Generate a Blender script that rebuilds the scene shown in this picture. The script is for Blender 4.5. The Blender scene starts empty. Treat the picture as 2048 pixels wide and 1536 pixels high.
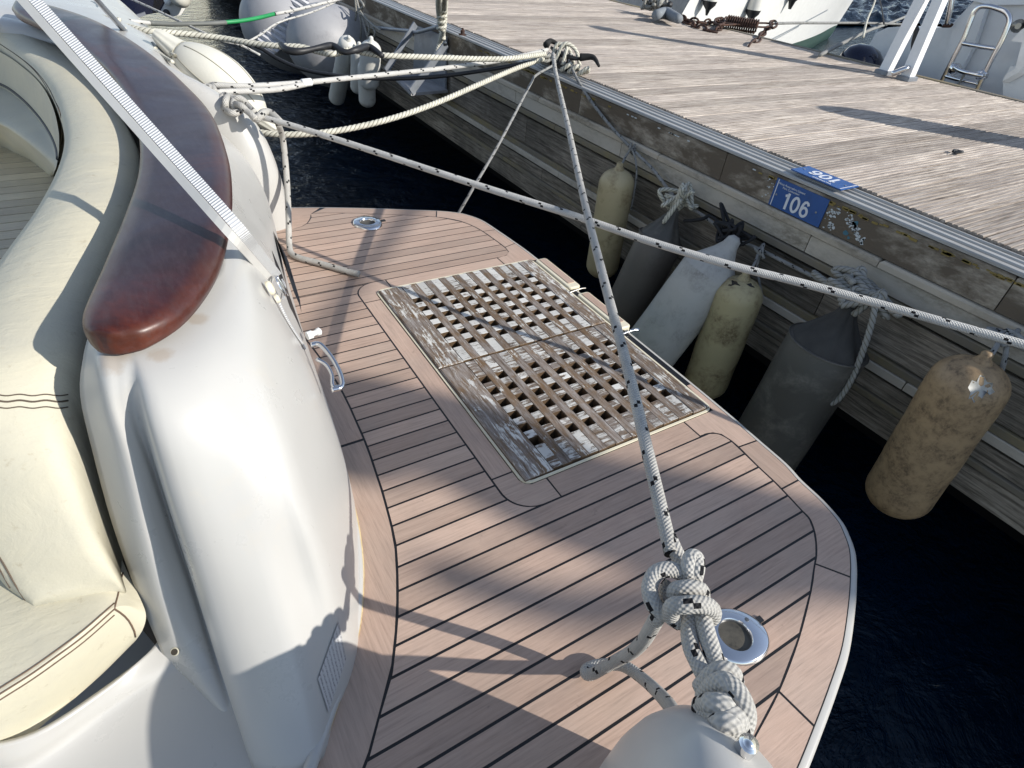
import bpy, math, random
from mathutils import Vector, Matrix
from mathutils.bvhtree import BVHTree
random.seed(7)
S = bpy.context.scene
COL = S.collection

# ---------------------------------------------------------------- camera
CAMH = 1.20                                   # eye height above the platform deck (z = 0)
RC = Matrix(((0.8554, 0.2661, -0.4446), (-0.5109, 0.5731, -0.6406), (0.0844, 0.7751, 0.6262)))
FPX = 1169.3                                  # focal length in pixels of the 2048 wide photograph
cam = bpy.data.cameras.new('camera'); camo = bpy.data.objects.new('camera', cam); COL.objects.link(camo)
cam.sensor_width = 36.0; cam.lens = 36.0 * FPX / 2048.0; cam.clip_start = 0.05; cam.clip_end = 3000
q = RC.to_quaternion(); q.normalize()
camo.matrix_world = Matrix.Translation((0, 0, CAMH)) @ q.to_matrix().to_4x4()
S.camera = camo
RC = q.to_matrix()

# ---------------------------------------------------------------- light
AZ, EL = -54.0, 29.0
sd = Vector((math.cos(math.radians(AZ)) * math.cos(math.radians(EL)), math.sin(math.radians(AZ)) * math.cos(math.radians(EL)), math.sin(math.radians(EL))))
w = bpy.data.worlds.new('World'); S.world = w; w.use_nodes = True
nt = w.node_tree; bg = nt.nodes['Background']
sky = nt.nodes.new('ShaderNodeTexSky'); sky.sky_type = 'NISHITA'; sky.sun_disc = False
sky.sun_elevation = math.radians(EL); sky.sun_rotation = math.atan2(sd.x, sd.y)
sky.air_density = 1.0; sky.dust_density = 0.15; sky.ozone_density = 2.0
hs = nt.nodes.new('ShaderNodeHueSaturation'); hs.inputs['Saturation'].default_value = .72; nt.links.new(sky.outputs[0], hs.inputs['Color']); nt.links.new(hs.outputs[0], bg.inputs[0]); bg.inputs[1].default_value = 0.135
sl = bpy.data.lights.new('sun', 'SUN'); sl.energy = 4.2; sl.angle = math.radians(0.53); sl.color = (1.0, 0.95, 0.87)
so = bpy.data.objects.new('sun', sl); COL.objects.link(so); so.rotation_euler = sd.to_track_quat('Z', 'Y').to_euler()
S.view_settings.view_transform = 'Standard'; S.view_settings.look = 'None'; S.view_settings.gamma = 1
S.view_settings.use_curve_mapping = False; S.view_settings.exposure = 0.35

# ---------------------------------------------------------------- helpers: geometry
def ray(u, v):
    return RC @ Vector(((u - 1024) / FPX, -(v - 768) / FPX, -1.0))
def at(u, v, z=0.0):                          # point of the place at height z seen at photograph pixel (u, v)
    d = ray(u, v); t = (z - CAMH) / d.z
    return Vector((0, 0, CAMH)) + d * t
def atx(u, v, x):                             # point on the plane X = x
    d = ray(u, v); return Vector((0, 0, CAMH)) + d * (x / d.x)
def aty(u, v, y):
    d = ray(u, v); return Vector((0, 0, CAMH)) + d * (y / d.y)
def ats(L): return [at(*p) for p in L]

ORG = {}
def wo(o): return ORG[o.name] if o is not None else Vector((0, 0, 0))
def tag(o, label=None, cat=None, group=None, kind=None):
    if label: o['label'] = label
    if cat: o['category'] = cat
    if group: o['group'] = group
    if kind: o['kind'] = kind
    return o
def empty(name, loc, label=None, cat=None, group=None):
    o = bpy.data.objects.new(name, None); COL.objects.link(o); o.location = loc; o.empty_display_size = 0.1
    ORG[o.name] = Vector(loc); return tag(o, label, cat, group)
def link(name, me, parent, loc):
    o = bpy.data.objects.new(name, me); COL.objects.link(o)
    loc = Vector(loc); ORG[o.name] = loc
    if parent is not None:
        o.parent = parent; o.location = loc - wo(parent)
    else: o.location = loc
    return o
def mesh(name, V, F, m, parent=None, loc=None, smooth=False, uv=None, solid=0.0, autos=None):
    V = [Vector(v) for v in V]
    if loc is None:
        lo = Vector((min(v.x for v in V), min(v.y for v in V), min(v.z for v in V))); hi = Vector((max(v.x for v in V), max(v.y for v in V), max(v.z for v in V)))
        loc = Vector(((lo.x + hi.x) / 2, (lo.y + hi.y) / 2, lo.z))
    loc = Vector(loc)
    me = bpy.data.meshes.new(name); me.from_pydata([tuple(v - loc) for v in V], [], F)
    if uv:
        ul = me.uv_layers.new(name='UVMap'); k = 0
        for f, u in zip(F, uv):
            for c in u: ul.data[k].uv = c; k += 1
    me.materials.append(m); me.update()
    if smooth:
        me.shade_smooth()
        if autos is not None: me.set_sharp_from_angle(angle=math.radians(autos))
    o = link(name, me, parent, loc)
    if solid:
        md = o.modifiers.new('solid', 'SOLIDIFY'); md.thickness = abs(solid); md.offset = -1 if solid > 0 else 1
    return o
class MB:
    def __init__(s): s.V = []; s.F = []; s.U = []
    def add(s, V, F, U=None):
        b = len(s.V); s.V += [Vector(v) for v in V]; s.F += [tuple(i + b for i in f) for f in F]
        if U: s.U += U
        return s
    def box(s, x0, x1, y0, y1, z0, z1, c=0.0):
        if c <= 0:
            return s.add([(x0, y0, z0), (x1, y0, z0), (x1, y1, z0), (x0, y1, z0), (x0, y0, z1), (x1, y0, z1), (x1, y1, z1), (x0, y1, z1)],
                  [(0, 3, 2, 1), (4, 5, 6, 7), (0, 1, 5, 4), (1, 2, 6, 5), (2, 3, 7, 6), (3, 0, 4, 7)])
        V = []
        for z, d in ((z0, 0), (z1 - c, 0), (z1, c)):
            V += [(x0 + d, y0 + d, z), (x1 - d, y0 + d, z), (x1 - d, y1 - d, z), (x0 + d, y1 - d, z)]
        F = [(0, 3, 2, 1), (8, 9, 10, 11)]
        for k in (0, 4):
            for i in range(4): F.append((k + i, k + (i + 1) % 4, k + 4 + (i + 1) % 4, k + 4 + i))
        return s.add(V, F)
    def beam(s, a, b, w, h, up=(0, 0, 1)):
        a = Vector(a); b = Vector(b); d = (b - a).normalized(); up = Vector(up); sx = d.cross(up).normalized(); uz = sx.cross(d)
        V = [p + sx * i * w / 2 + uz * j * h / 2 for p in (a, b) for i, j in ((-1, -1), (1, -1), (1, 1), (-1, 1))]
        return s.add(V, [(3, 2, 1, 0), (4, 5, 6, 7)] + [(i, (i + 1) % 4, 4 + (i + 1) % 4, 4 + i) for i in range(4)])
    def tube(s, P, r, n=10, caps=True, lobes=0, twist=0.0, amp=0.16, closed=False):
        V, F, U = tube_data(P, r, n, caps, lobes, twist, amp, closed); return s.add(V, F, U)
    def build(s, name, m, parent=None, loc=None, smooth=False, autos=None):
        return mesh(name, s.V, s.F, m, parent, loc, smooth, s.U if s.U and len(s.U) == len(s.F) else None, autos=autos)

def cr(P, n, closed=False):                   # Catmull-Rom through the points P, n samples per span
    P = [Vector(p) for p in P]; N = len(P); out = []
    R = range(N) if closed else range(N - 1)
    for i in R:
        if closed: a, b, c, d = P[i - 1], P[i], P[(i + 1) % N], P[(i + 2) % N]
        else: a = P[i - 1] if i > 0 else P[0] * 2 - P[1]; b, c = P[i], P[i + 1]; d = P[i + 2] if i + 2 < N else P[-1] * 2 - P[-2]
        for k in range(n):
            t = k / n; out.append(0.5 * ((2 * b) + (c - a) * t + (2 * a - 5 * b + 4 * c - d) * t * t + (3 * b - a - 3 * c + d) * t ** 3))
    if not closed: out.append(P[-1].copy())
    return out
def frames(P, closed=False):
    N = len(P); T = []
    for i in range(N):
        a = P[(i - 1) % N] if closed or i > 0 else P[0]; b = P[(i + 1) % N] if closed or i < N - 1 else P[-1]
        d = b - a; T.append(d.normalized() if d.length > 1e-9 else Vector((0, 0, 1)))
    u = T[0].orthogonal().normalized(); out = []
    for i in range(N):
        u = (u - T[i] * u.dot(T[i])); u = u.normalized() if u.length > 1e-6 else T[i].orthogonal().normalized()
        out.append((T[i], u, T[i].cross(u)))
    return out
def tube_data(P, r, n=10, caps=True, lobes=0, twist=0.0, amp=0.16, closed=False):
    P = [Vector(p) for p in P]; fr = frames(P, closed); V = []; F = []; U = []; L = 0.0; Ls = []
    for i, p in enumerate(P):
        if i: L += (P[i] - P[i - 1]).length
        Ls.append(L); rr = r(i / (len(P) - 1)) if callable(r) else r
        for j in range(n):
            a = 2 * math.pi * j / n
            q_ = rr * (1 + (amp * (abs(math.cos(lobes / 2.0 * (a + twist * L))) - 0.7) if lobes else 0))
            V.append(p + fr[i][1] * math.cos(a) * q_ + fr[i][2] * math.sin(a) * q_)
    M_ = len(P)
    for i in range(M_ if closed else M_ - 1):
        i2 = (i + 1) % M_
        for j in range(n):
            k = (j + 1) % n; F.append((i * n + j, i * n + k, i2 * n + k, i2 * n + j))
            l2 = Ls[i2] if i2 else L + (P[0] - P[-1]).length
            U.append(((j / n, Ls[i]), ((j + 1) / n, Ls[i]), ((j + 1) / n, l2), (j / n, l2)))
    if caps and not closed:
        F.append(tuple(range(n - 1, -1, -1))); U.append(tuple((0.0, 0.0) for _ in range(n)))
        F.append(tuple((M_ - 1) * n + j for j in range(n))); U.append(tuple((0.0, L) for _ in range(n)))
    return V, F, U
def tube(name, P, r, m, parent=None, n=10, smooth=True, span=6, lobes=0, twist=0.0, amp=0.16, closed=False, raw=False, loc=None):
    Q = [Vector(p) for p in P] if raw else cr(P, span, closed)
    if lobes:
        twist = 95.0; amp = .36
        L = sum((Q[i + 1] - Q[i]).length for i in range(len(Q) - 1)); k = max(len(Q), int(L / .006)); out = []; acc = 0.0; i = 0; st_ = L / k; dist = 0.0
        for j in range(k + 1):
            tgt = min(j * st_, L - 1e-6)
            while i < len(Q) - 2 and acc + (Q[i + 1] - Q[i]).length < tgt: acc += (Q[i + 1] - Q[i]).length; i += 1
            seg = (Q[i + 1] - Q[i]).length; out.append(Q[i].lerp(Q[i + 1], min(1, max(0, (tgt - acc) / max(seg, 1e-9)))))
        Q = out; closed = False; n = max(n, 12)
    V, F, U = tube_data(Q, r, n, True, lobes, twist, amp, closed)
    return mesh(name, V, F, m, parent, loc, smooth, U)
def lathe(name, A, B, prof, m, parent=None, n=28, wob=0.0, seed=0, fn=None, autos=50):   # prof: (distance from A along AB, radius)
    A = Vector(A); B = Vector(B); d = (B - A).normalized(); u = d.orthogonal().normalized(); v = d.cross(u); V = []; F = []
    for i, (s, r) in enumerate(prof):
        for j in range(n):
            a = 2 * math.pi * j / n; rr = r * (1 + wob * math.sin(3 * a + seed + s * 9)) 
            if fn: rr = fn(i, a, r)
            V.append(A + d * s + (u * math.cos(a) + v * math.sin(a)) * rr)
    for i in range(len(prof) - 1):
        for j in range(n):
            k = (j + 1) % n; F.append((i * n + j, i * n + k, (i + 1) * n + k, (i + 1) * n + j))
    F.append(tuple(range(n - 1, -1, -1))); F.append(tuple((len(prof) - 1) * n + j for j in range(n)))
    o = mesh(name, V, F, m, parent, None, True, autos=autos); return o
def grid(name, rows, m, parent=None, su=6, sv=6, solid=0.0, closedu=False, loc=None, flip=False, smooth=True):
    R = [cr(r, su, closedu) for r in rows]; n = len(R[0])
    C = [cr([R[i][j] for i in range(len(R))], sv) for j in range(n)]; k = len(C[0])
    V = [C[j][i] for i in range(k) for j in range(n)]; F = []
    for i in range(k - 1):
        for j in range(n if closedu else n - 1):
            j2 = (j + 1) % n; f = (i * n + j, i * n + j2, (i + 1) * n + j2, (i + 1) * n + j); F.append(f[::-1] if flip else f)
    return mesh(name, V, F, m, parent, loc, smooth, solid=solid)
def prism(name, P, z0, z1, m, parent=None, cham=0.0, smooth=False):      # polygon P (xy, counter-clockwise or not) raised from z0 to z1
    P = [Vector((p[0], p[1])) for p in P]; a = sum(P[i].x * P[(i + 1) % len(P)].y - P[(i + 1) % len(P)].x * P[i].y for i in range(len(P)))
    if a < 0: P = P[::-1]
    n = len(P); V = [(p.x, p.y, z0) for p in P] + [(p.x, p.y, z1) for p in P]
    F = [tuple(range(n, 2 * n))] + [(i, (i + 1) % n, n + (i + 1) % n, n + i) for i in range(n)]
    return mesh(name, V, F, m, parent)

# ---------------------------------------------------------------- helpers: materials
class N:
    def __init__(s, name, rough=0.5, metal=0.0, spec=0.5, color=(.5, .5, .5)):
        s.m = bpy.data.materials.new(name); s.m.use_nodes = True; s.t = s.m.node_tree; s.b = s.t.nodes['Principled BSDF']
        s.b.inputs['Roughness'].default_value = rough; s.b.inputs['Metallic'].default_value = metal
        s.b.inputs['Specular IOR Level'].default_value = spec; s.b.inputs['Base Color'].default_value = (*color, 1)
    def n(s, typ, **k):
        x = s.t.nodes.new('ShaderNode' + typ)
        for a, v in k.items():
            if a.startswith('i_'):
                key = a[2:]; x.inputs[int(key) if key.isdigit() else key.replace('_', ' ')].default_value = v
            else: setattr(x, a, v)
        return x
    def l(s, a, b): s.t.links.new(a, b)
    def coord(s, kind='Object', scale=(1, 1, 1), rot=(0, 0, 0)):
        tc = s.n('TexCoord'); mp = s.n('Mapping'); mp.inputs['Scale'].default_value = scale; mp.inputs['Rotation'].default_value = rot
        oi = s.n('ObjectInfo'); s.rnd = oi.outputs['Random']
        s.l(tc.outputs[kind], mp.inputs[0]); 
        if kind == 'Object':
            mu = s.n('Math', operation='MULTIPLY'); mu.inputs[1].default_value = 37.0; s.l(s.rnd, mu.inputs[0]); s.l(mu.outputs[0], mp.inputs['Location'])
        return mp.outputs[0]
    def noise(s, vec, scale=5, detail=4, rough=.55, dist=0.0):
        x = s.n('TexNoise'); x.inputs['Scale'].default_value = scale; x.inputs['Detail'].default_value = detail
        x.inputs['Roughness'].default_value = rough; x.inputs['Distortion'].default_value = dist; s.l(vec, x.inputs['Vector']); return x.outputs['Fac']
    def ramp(s, fac, stops, interp='LINEAR'):
        x = s.n('ValToRGB'); c = x.color_ramp; c.interpolation = interp
        while len(c.elements) > 1: c.elements.remove(c.elements[0])
        c.elements[0].position = stops[0][0]; c.elements[0].color = (*stops[0][1], 1) if len(stops[0][1]) == 3 else stops[0][1]
        for p, col in stops[1:]:
            e = c.elements.new(p); e.color = (*col, 1)
        s.l(fac, x.inputs[0]); return x.outputs[0]
    def mix(s, fac, a, b, mode='MIX'):
        x = s.n('Mix'); x.data_type = 'RGBA'; x.blend_type = mode
        if isinstance(fac, (int, float)): x.inputs[0].default_value = fac
        else: s.l(fac, x.inputs[0])
        for i, v in ((6, a), (7, b)):
            if isinstance(v, tuple): x.inputs[i].default_value = (*v, 1)
            else: s.l(v, x.inputs[i])
        return x.outputs[2]
    def math(s, op, a, b=None, c=None):
        x = s.n('Math', operation=op)
        for i, v in enumerate((a, b, c)):
            if v is None: continue
            if isinstance(v, (int, float)): x.inputs[i].default_value = v
            else: s.l(v, x.inputs[i])
        return x.outputs[0]
    def base(s, c): s.l(c, s.b.inputs['Base Color']); return s
    def rough(s, f, a, b):
        x = s.n('MapRange'); x.inputs[3].default_value = a; x.inputs[4].default_value = b; s.l(f, x.inputs[0]); s.l(x.outputs[0], s.b.inputs['Roughness']); return s
    def bump(s, h, strength=.3, dist=.01):
        x = s.n('Bump'); x.inputs['Strength'].default_value = strength; x.inputs['Distance'].default_value = dist
        s.l(h, x.inputs['Height']); 
        if s.b.inputs['Normal'].is_linked: s.l(s.b.inputs['Normal'].links[0].from_socket, x.inputs['Normal'])
        s.l(x.outputs[0], s.b.inputs['Normal']); return s
    def vary(s, col, amt=.25):
        x = s.n('HueSaturation'); r = s.n('MapRange'); r.inputs[3].default_value = 1 - amt; r.inputs[4].default_value = 1 + amt
        s.l(s.rnd, r.inputs[0]); s.l(r.outputs[0], x.inputs['Value']); s.l(col, x.inputs['Color']); return x.outputs[0]

def simple(name, c, rough=.5, metal=0., spec=.5, var=.12, sc=8., bump=0.0, bs=40., bd=.003, coat=0.):
    M = N(name, rough, metal, spec); v = M.coord(); f = M.noise(v, sc, 5, .6)
    M.base(M.ramp(f, [(.3, tuple(x * (1 - var) for x in c)), (.7, tuple(min(1, x * (1 + var)) for x in c))]))
    if bump: M.bump(M.noise(v, bs, 4, .6), bump, bd)
    if coat: M.b.inputs['Coat Weight'].default_value = coat; M.b.inputs['Coat Roughness'].default_value = .15
    return M.m
def stained(name, c, dirt, sc=4, thr=(.5, .7), rough=.45, fine=60, bump=.15, map_=(1, 1, 1), spec=.5, amt=1.0, bd=.003):
    M = N(name, rough, 0, spec); v = M.coord(scale=map_); f = M.noise(v, sc, 8, .65, .3); g = M.noise(v, fine, 4, .7)
    a = M.ramp(f, [(.25, tuple(x * .9 for x in c)), (.6, c)])
    k = M.math('MULTIPLY', M.ramp(f, [(thr[0], (0, 0, 0)), (thr[1], (1, 1, 1))]), M.ramp(g, [(.35, (.35, .35, .35)), (.6, (1, 1, 1))]))
    k = M.math('MULTIPLY', k, amt)
    M.base(M.mix(k, a, dirt)); M.bump(g, bump, bd); M.rough(f, rough - .08, rough + .12); return M.m

# faux teak decking, grain along X (field) or any direction (margins)
def teak(name, scale, c=(.49, .345, .268)):
    M = N(name, .55, 0, .35); v = M.coord(scale=scale); f = M.noise(v, 3.0, 8, .7, .4); v2 = M.coord(); s = M.noise(v2, 26, 6, .7, .5); b = M.noise(v2, 3.5, 4, .6)
    col = M.ramp(f, [(.28, tuple(x * .72 for x in c)), (.48, c), (.75, (c[0] * 1.22, c[1] * 1.24, c[2] * 1.26))])
    col = M.mix(M.ramp(s, [(.66, (0, 0, 0)), (.74, (.55, .55, .55))]), col, (.13, .09, .075))
    col = M.mix(M.ramp(b, [(.35, (.3, .3, .3)), (.7, (0, 0, 0))]), col, (.38, .33, .28), 'MIX')
    st = M.noise(v2, 1.4, 6, .7, 1.0); col = M.mix(M.ramp(st, [(.5, (0, 0, 0)), (.72, (.35, .35, .35))]), col, (.27, .20, .17)); col = M.mix(M.ramp(M.noise(v2, 60, 4, .8, 2.), [(.71, (0, 0, 0)), (.76, (.6, .6, .6))]), col, (.10, .07, .06))
    M.base(M.vary(col, .15)); M.bump(f, .3, .002); M.rough(b, .45, .65); return M.m
TEAKX = teak('faux_teak_x', (3, 60, 60)); TEAKY = teak('faux_teak_y', (60, 3, 60))
CAULK = simple('black_caulk', (.008, .008, .009), .45)
def gel(name, c=(.49, .48, .455), spots=()):
    M = N(name, .3, 0, .5); v = M.coord(); f = M.noise(v, 1.8, 4, .6); g = M.noise(M.coord(scale=(1, 2.5, 1)), 14, 8, .75, 1.2); h = M.noise(v, 120, 2, .5)
    a = M.ramp(f, [(.3, tuple(x * .94 for x in c)), (.7, c)])
    a = M.mix(M.ramp(g, [(.665, (0, 0, 0)), (.71, (.45, .45, .45))]), a, (.30, .28, .25))
    a = M.mix(M.ramp(M.noise(v, 5, 6, .7), [(.6, (0, 0, 0)), (.78, (.22, .22, .22))]), a, (.62, .52, .38))
    sc_ = M.noise(M.coord(scale=(60, 6, 20), rot=(.3, .5, .9)), 2.2, 5, .6, .6); a = M.mix(M.ramp(sc_, [(.73, (0, 0, 0)), (.75, (.5, .5, .5))]), a, (.24, .23, .21))
    for (p_, rad) in spots:
        tc = M.n('TexCoord'); vm = M.n('VectorMath', operation='DISTANCE'); M.l(tc.outputs['Object'], vm.inputs[0]); vm.inputs[1].default_value = p_
        nn = M.noise(tc.outputs['Object'], 26, 8, .75, .8)
        q_ = M.math('ADD', M.math('MULTIPLY', vm.outputs['Value'], -1.0 / rad), M.math('ADD', nn, .42)); a = M.mix(M.ramp(q_, [(.20, (0, 0, 0)), (.50, (.42, .42, .42))]), a, (.36, .27, .18))
    M.base(a); M.bump(h, .02, .001).bump(M.noise(v, 3, 3), .05, .01); M.rough(M.noise(v, 7, 6, .7), .16, .46); return M.m
GEL = gel('white_gelcoat', (.49, .48, .455)); GELC = gel('cream_gelcoat', (.78, .72, .55))
def leather(name, c, c2):
    M = N(name, .6, 0, .3); v = M.coord(); f = M.noise(v, 2.2, 7, .65, .3); g = M.noise(v, 230, 3, .6); s = M.noise(v, 9, 8, .75)
    a = M.ramp(f, [(.3, c2), (.62, c)]); a = M.mix(M.ramp(s, [(.62, (0, 0, 0)), (.8, (.35, .35, .35))]), a, (.34, .27, .16))
    cr_ = M.n('TexVoronoi'); cr_.feature = 'DISTANCE_TO_EDGE'; cr_.inputs['Scale'].default_value = 130; M.l(M.coord(), cr_.inputs['Vector'])
    a = M.mix(M.ramp(M.noise(v, 34, 6, .75), [(.60, (0, 0, 0)), (.70, (.4, .4, .4))]), a, (.36, .30, .20))
    wr = M.noise(M.coord(scale=(1, 3, 1)), 6, 5, .6, 1.2)
    M.base(a); M.bump(cr_.outputs['Distance'], .15, .0012).bump(g, .15, .001).bump(f, .25, .02).bump(wr, .2, .014); return M.m
VINYL = leather('cream_vinyl', (.60, .56, .43), (.49, .47, .39)); VINYLP = leather('pale_piping_vinyl', (.68, .58, .46), (.60, .52, .42))
def mahogany():
    M = N('varnished_mahogany', .3, 0, .5); v = M.coord(scale=(1, 1, 1)); f = M.noise(v, 3.2, 8, .68, .6); g = M.noise(M.coord(scale=(14, 3, 14)), 8, 6, .7); w_ = M.noise(v, 4.5, 6, .7, .8)
    tc = M.n('TexCoord'); sp = M.n('SeparateXYZ'); M.l(tc.outputs['UV'], sp.inputs[0])
    c = M.ramp(f, [(.32, (.012, .006, .006)), (.48, (.050, .012, .009)), (.60, (.12, .026, .014)), (.72, (.19, .055, .022))])
    c2 = M.ramp(f, [(.3, (.012, .008, .013)), (.46, (.028, .012, .016)), (.58, (.030, .020, .032)), (.75, (.07, .022, .020))])
    endm = M.ramp(M.math('ADD', sp.outputs['Y'], M.math('MULTIPLY', M.math('SUBTRACT', w_, .5), .35)), [(.60, (0, 0, 0)), (.84, (1, 1, 1))])
    edge = M.ramp(M.math('ABSOLUTE', M.math('SUBTRACT', sp.outputs['X'], .5)), [(.30, (0, 0, 0)), (.40, (.6, .6, .6))])
    c = M.mix(endm, c2, c); c = M.mix(M.math('MULTIPLY', edge, M.math('MULTIPLY', w_, .8)), c, (.15, .045, .018))
    c = M.mix(M.ramp(g, [(.45, (0, 0, 0)), (.8, (.28, .28, .28))]), c, (.10, .08, .085))
    sc_ = M.noise(M.coord(scale=(30, 4, 30)), 6, 8, .8, 1.5); c = M.mix(M.ramp(sc_, [(.64, (0, 0, 0)), (.70, (.3, .3, .3))]), c, (.14, .11, .11))
    M.base(c); M.bump(g, .10, .002); M.rough(w_, .22, .52); M.b.inputs['Specular IOR Level'].default_value = .4; M.b.inputs['Coat Weight'].default_value = .05; M.b.inputs['Coat Roughness'].default_value = .25; return M.m
MAHOG = mahogany()
STEEL = simple('stainless_steel', (.72, .72, .73), .12, 1.0, var=.05)
DARKSTEEL = simple('dull_steel', (.32, .30, .27), .35, 1.0, var=.2); CUPM = stained('dark_cup_depth', (.10, .09, .07), (.03, .028, .022), 20, (.4, .6), .45, 60, .2)
GALV = simple('galvanised_steel', (.24, .26, .29), .45, .35, var=.2, sc=12)
ALU = stained('weathered_aluminium', (.42, .415, .40), (.20, .18, .15), 3, (.5, .75), .38, 40, .08, (2, .4, 2))
RUST = stained('rusty_iron', (.045, .024, .018), (.10, .042, .022), 30, (.45, .6), .8, 160, .5)
BLACKR = simple('black_rubber', (.018, .018, .02), .5, var=.3, bump=.2)
WHITEP = simple('white_plastic', (.82, .82, .80), .35, var=.04)
WHITEPAINT = simple('white_painted_metal', (.80, .80, .80), .4, var=.05)
def braid(name, base=(.50, .485, .45), fleck=True, pitch=.062, dirty=.28, weave=150, na=9, gl=.22):
    M = N(name, .85, 0, .2); tc = M.n('TexCoord'); sp = M.n('SeparateXYZ'); M.l(tc.outputs['UV'], sp.inputs[0]); U, Vv = sp.outputs['X'], sp.outputs['Y']
    v = M.coord(); d = M.noise(v, 14, 7, .7)
    a = M.math('SINE', M.math('ADD', M.math('MULTIPLY', U, 2 * math.pi * na), M.math('MULTIPLY', Vv, 2 * math.pi * weave)))
    b = M.math('SINE', M.math('SUBTRACT', M.math('MULTIPLY', U, 2 * math.pi * na), M.math('MULTIPLY', Vv, 2 * math.pi * weave)))
    h = M.math('MULTIPLY', M.math('ADD', a, b), .5)
    col = M.ramp(d, [(.3, tuple(x * (1 - dirty) for x in base)), (.62, base)])
    hh = M.math('ADD', M.math('MULTIPLY', h, .5), .5)
    col = M.mix(M.ramp(hh, [(.1, (gl, gl, gl)), (.45, (0, 0, 0))]), col, (.12, .115, .10))
    if fleck:
        row = M.math('FLOOR', M.math('MULTIPLY', Vv, 1 / pitch)); u0 = M.math('ADD', M.math('MULTIPLY', U, 2.0), M.math('MULTIPLY', row, .31))
        fr = M.math('FRACT', M.math('MULTIPLY', Vv, 1 / pitch))
        A_ = M.math('MULTIPLY', M.math('LESS_THAN', M.math('FRACT', u0), .20), M.math('LESS_THAN', fr, .15))
        B_ = M.math('MULTIPLY', M.math('LESS_THAN', M.math('FRACT', M.math('SUBTRACT', u0, .20)), .20), M.math('LESS_THAN', M.math('ABSOLUTE', M.math('SUBTRACT', fr, .21)), .075))
        col = M.mix(M.math('MAXIMUM', A_, B_), col, (.012, .012, .014))
    M.base(col); M.bump(h, .55, .002); return M.m
BRAID = braid('flecked_braid_rope'); BRAIDW = braid('white_flecked_rope', (.62, .605, .57), True, .07, .2); BRAIDG = braid('grey_braid_line', (.36, .36, .35), True, .05, .4)
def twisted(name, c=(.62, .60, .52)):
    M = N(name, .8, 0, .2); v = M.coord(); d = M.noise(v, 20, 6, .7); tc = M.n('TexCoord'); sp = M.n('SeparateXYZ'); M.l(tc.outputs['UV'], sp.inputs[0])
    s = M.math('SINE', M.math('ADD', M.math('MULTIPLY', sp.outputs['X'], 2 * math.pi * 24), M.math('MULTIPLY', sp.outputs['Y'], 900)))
    gr = M.math('ABSOLUTE', M.math('COSINE', M.math('MULTIPLY', M.math('ADD', M.math('MULTIPLY', sp.outputs['X'], 2 * math.pi), M.math('MULTIPLY', sp.outputs['Y'], 95.0)), 1.5)))  # strand grooves darkened in the colour, painted occlusion along the lay
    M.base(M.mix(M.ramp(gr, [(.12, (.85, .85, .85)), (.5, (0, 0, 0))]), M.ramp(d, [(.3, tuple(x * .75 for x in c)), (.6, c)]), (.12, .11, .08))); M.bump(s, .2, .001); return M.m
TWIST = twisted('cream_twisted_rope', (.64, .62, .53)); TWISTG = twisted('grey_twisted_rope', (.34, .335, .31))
LINEG = simple('grey_rope_line', (.22, .22, .21), .85, var=.3, sc=40, bump=.5)
BLACKROPE = simple('black_cord', (.012, .012, .014), .8)
WEB = None
def webbing():
    M = N('white_webbing', .7, 0, .3); tc = M.n('TexCoord'); sp = M.n('SeparateXYZ'); M.l(tc.outputs['UV'], sp.inputs[0])
    s = M.math('SINE', M.math('MULTIPLY', sp.outputs['Y'], 2 * math.pi * 170)); M.base(M.ramp(s, [(0.0, (.54, .55, .57)), (.7, (.78, .78, .76))])); M.bump(s, .5, .002); return M.m
WEB = webbing()
def peeled(name, ax, white):                     # bare grey-brown teak with the rest of white paint, grain along axis ax
    sc = [46, 46, 46]; sc[ax] = 5
    M = N(name, .75, 0, .25); v = M.coord(scale=tuple(sc)); v2 = M.coord(); f = M.noise(v, 2.2, 8, .75, .5); g = M.noise(v2, 9, 7, .7, .8); h = M.noise(v2, 4, 3, .5)
    wood = M.ramp(f, [(.3, (.05, .036, .026)), (.44, (.17, .135, .11)), (.58, (.29, .26, .24)), (.8, (.42, .40, .38))])
    wood = M.mix(M.ramp(g, [(.44, (0, 0, 0)), (.60, (.75, .75, .75))]), wood, (.17, .10, .045))
    k = M.math('ADD', M.math('MULTIPLY', f, .55), M.math('MULTIPLY', g, .45)); lo = .60 - white * .22
    p = M.ramp(k, [(lo, (0, 0, 0)), (lo + .035, (1, 1, 1))])
    c = M.mix(p, wood, M.ramp(h, [(.3, (.50, .49, .47)), (.7, (.68, .67, .63))]))
    M.base(M.vary(c, .14)); M.bump(M.math('ADD', M.math('MULTIPLY', f, .8), M.math('MULTIPLY', p, .3)), .8, .003); return M.m
BAREW = stained('bare_wet_teak', (.11, .065, .03), (.04, .026, .015), 12, (.4, .65), .8, 60, .3)
PEELY = peeled('peeled_teak_long', 1, .16); PEELX = peeled('peeled_teak_cross', 0, .74); PEELX2 = peeled('browner_peeled_teak_cross', 0, .52); PEELS = peeled('peeled_teak_side', 1, .36)
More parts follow.
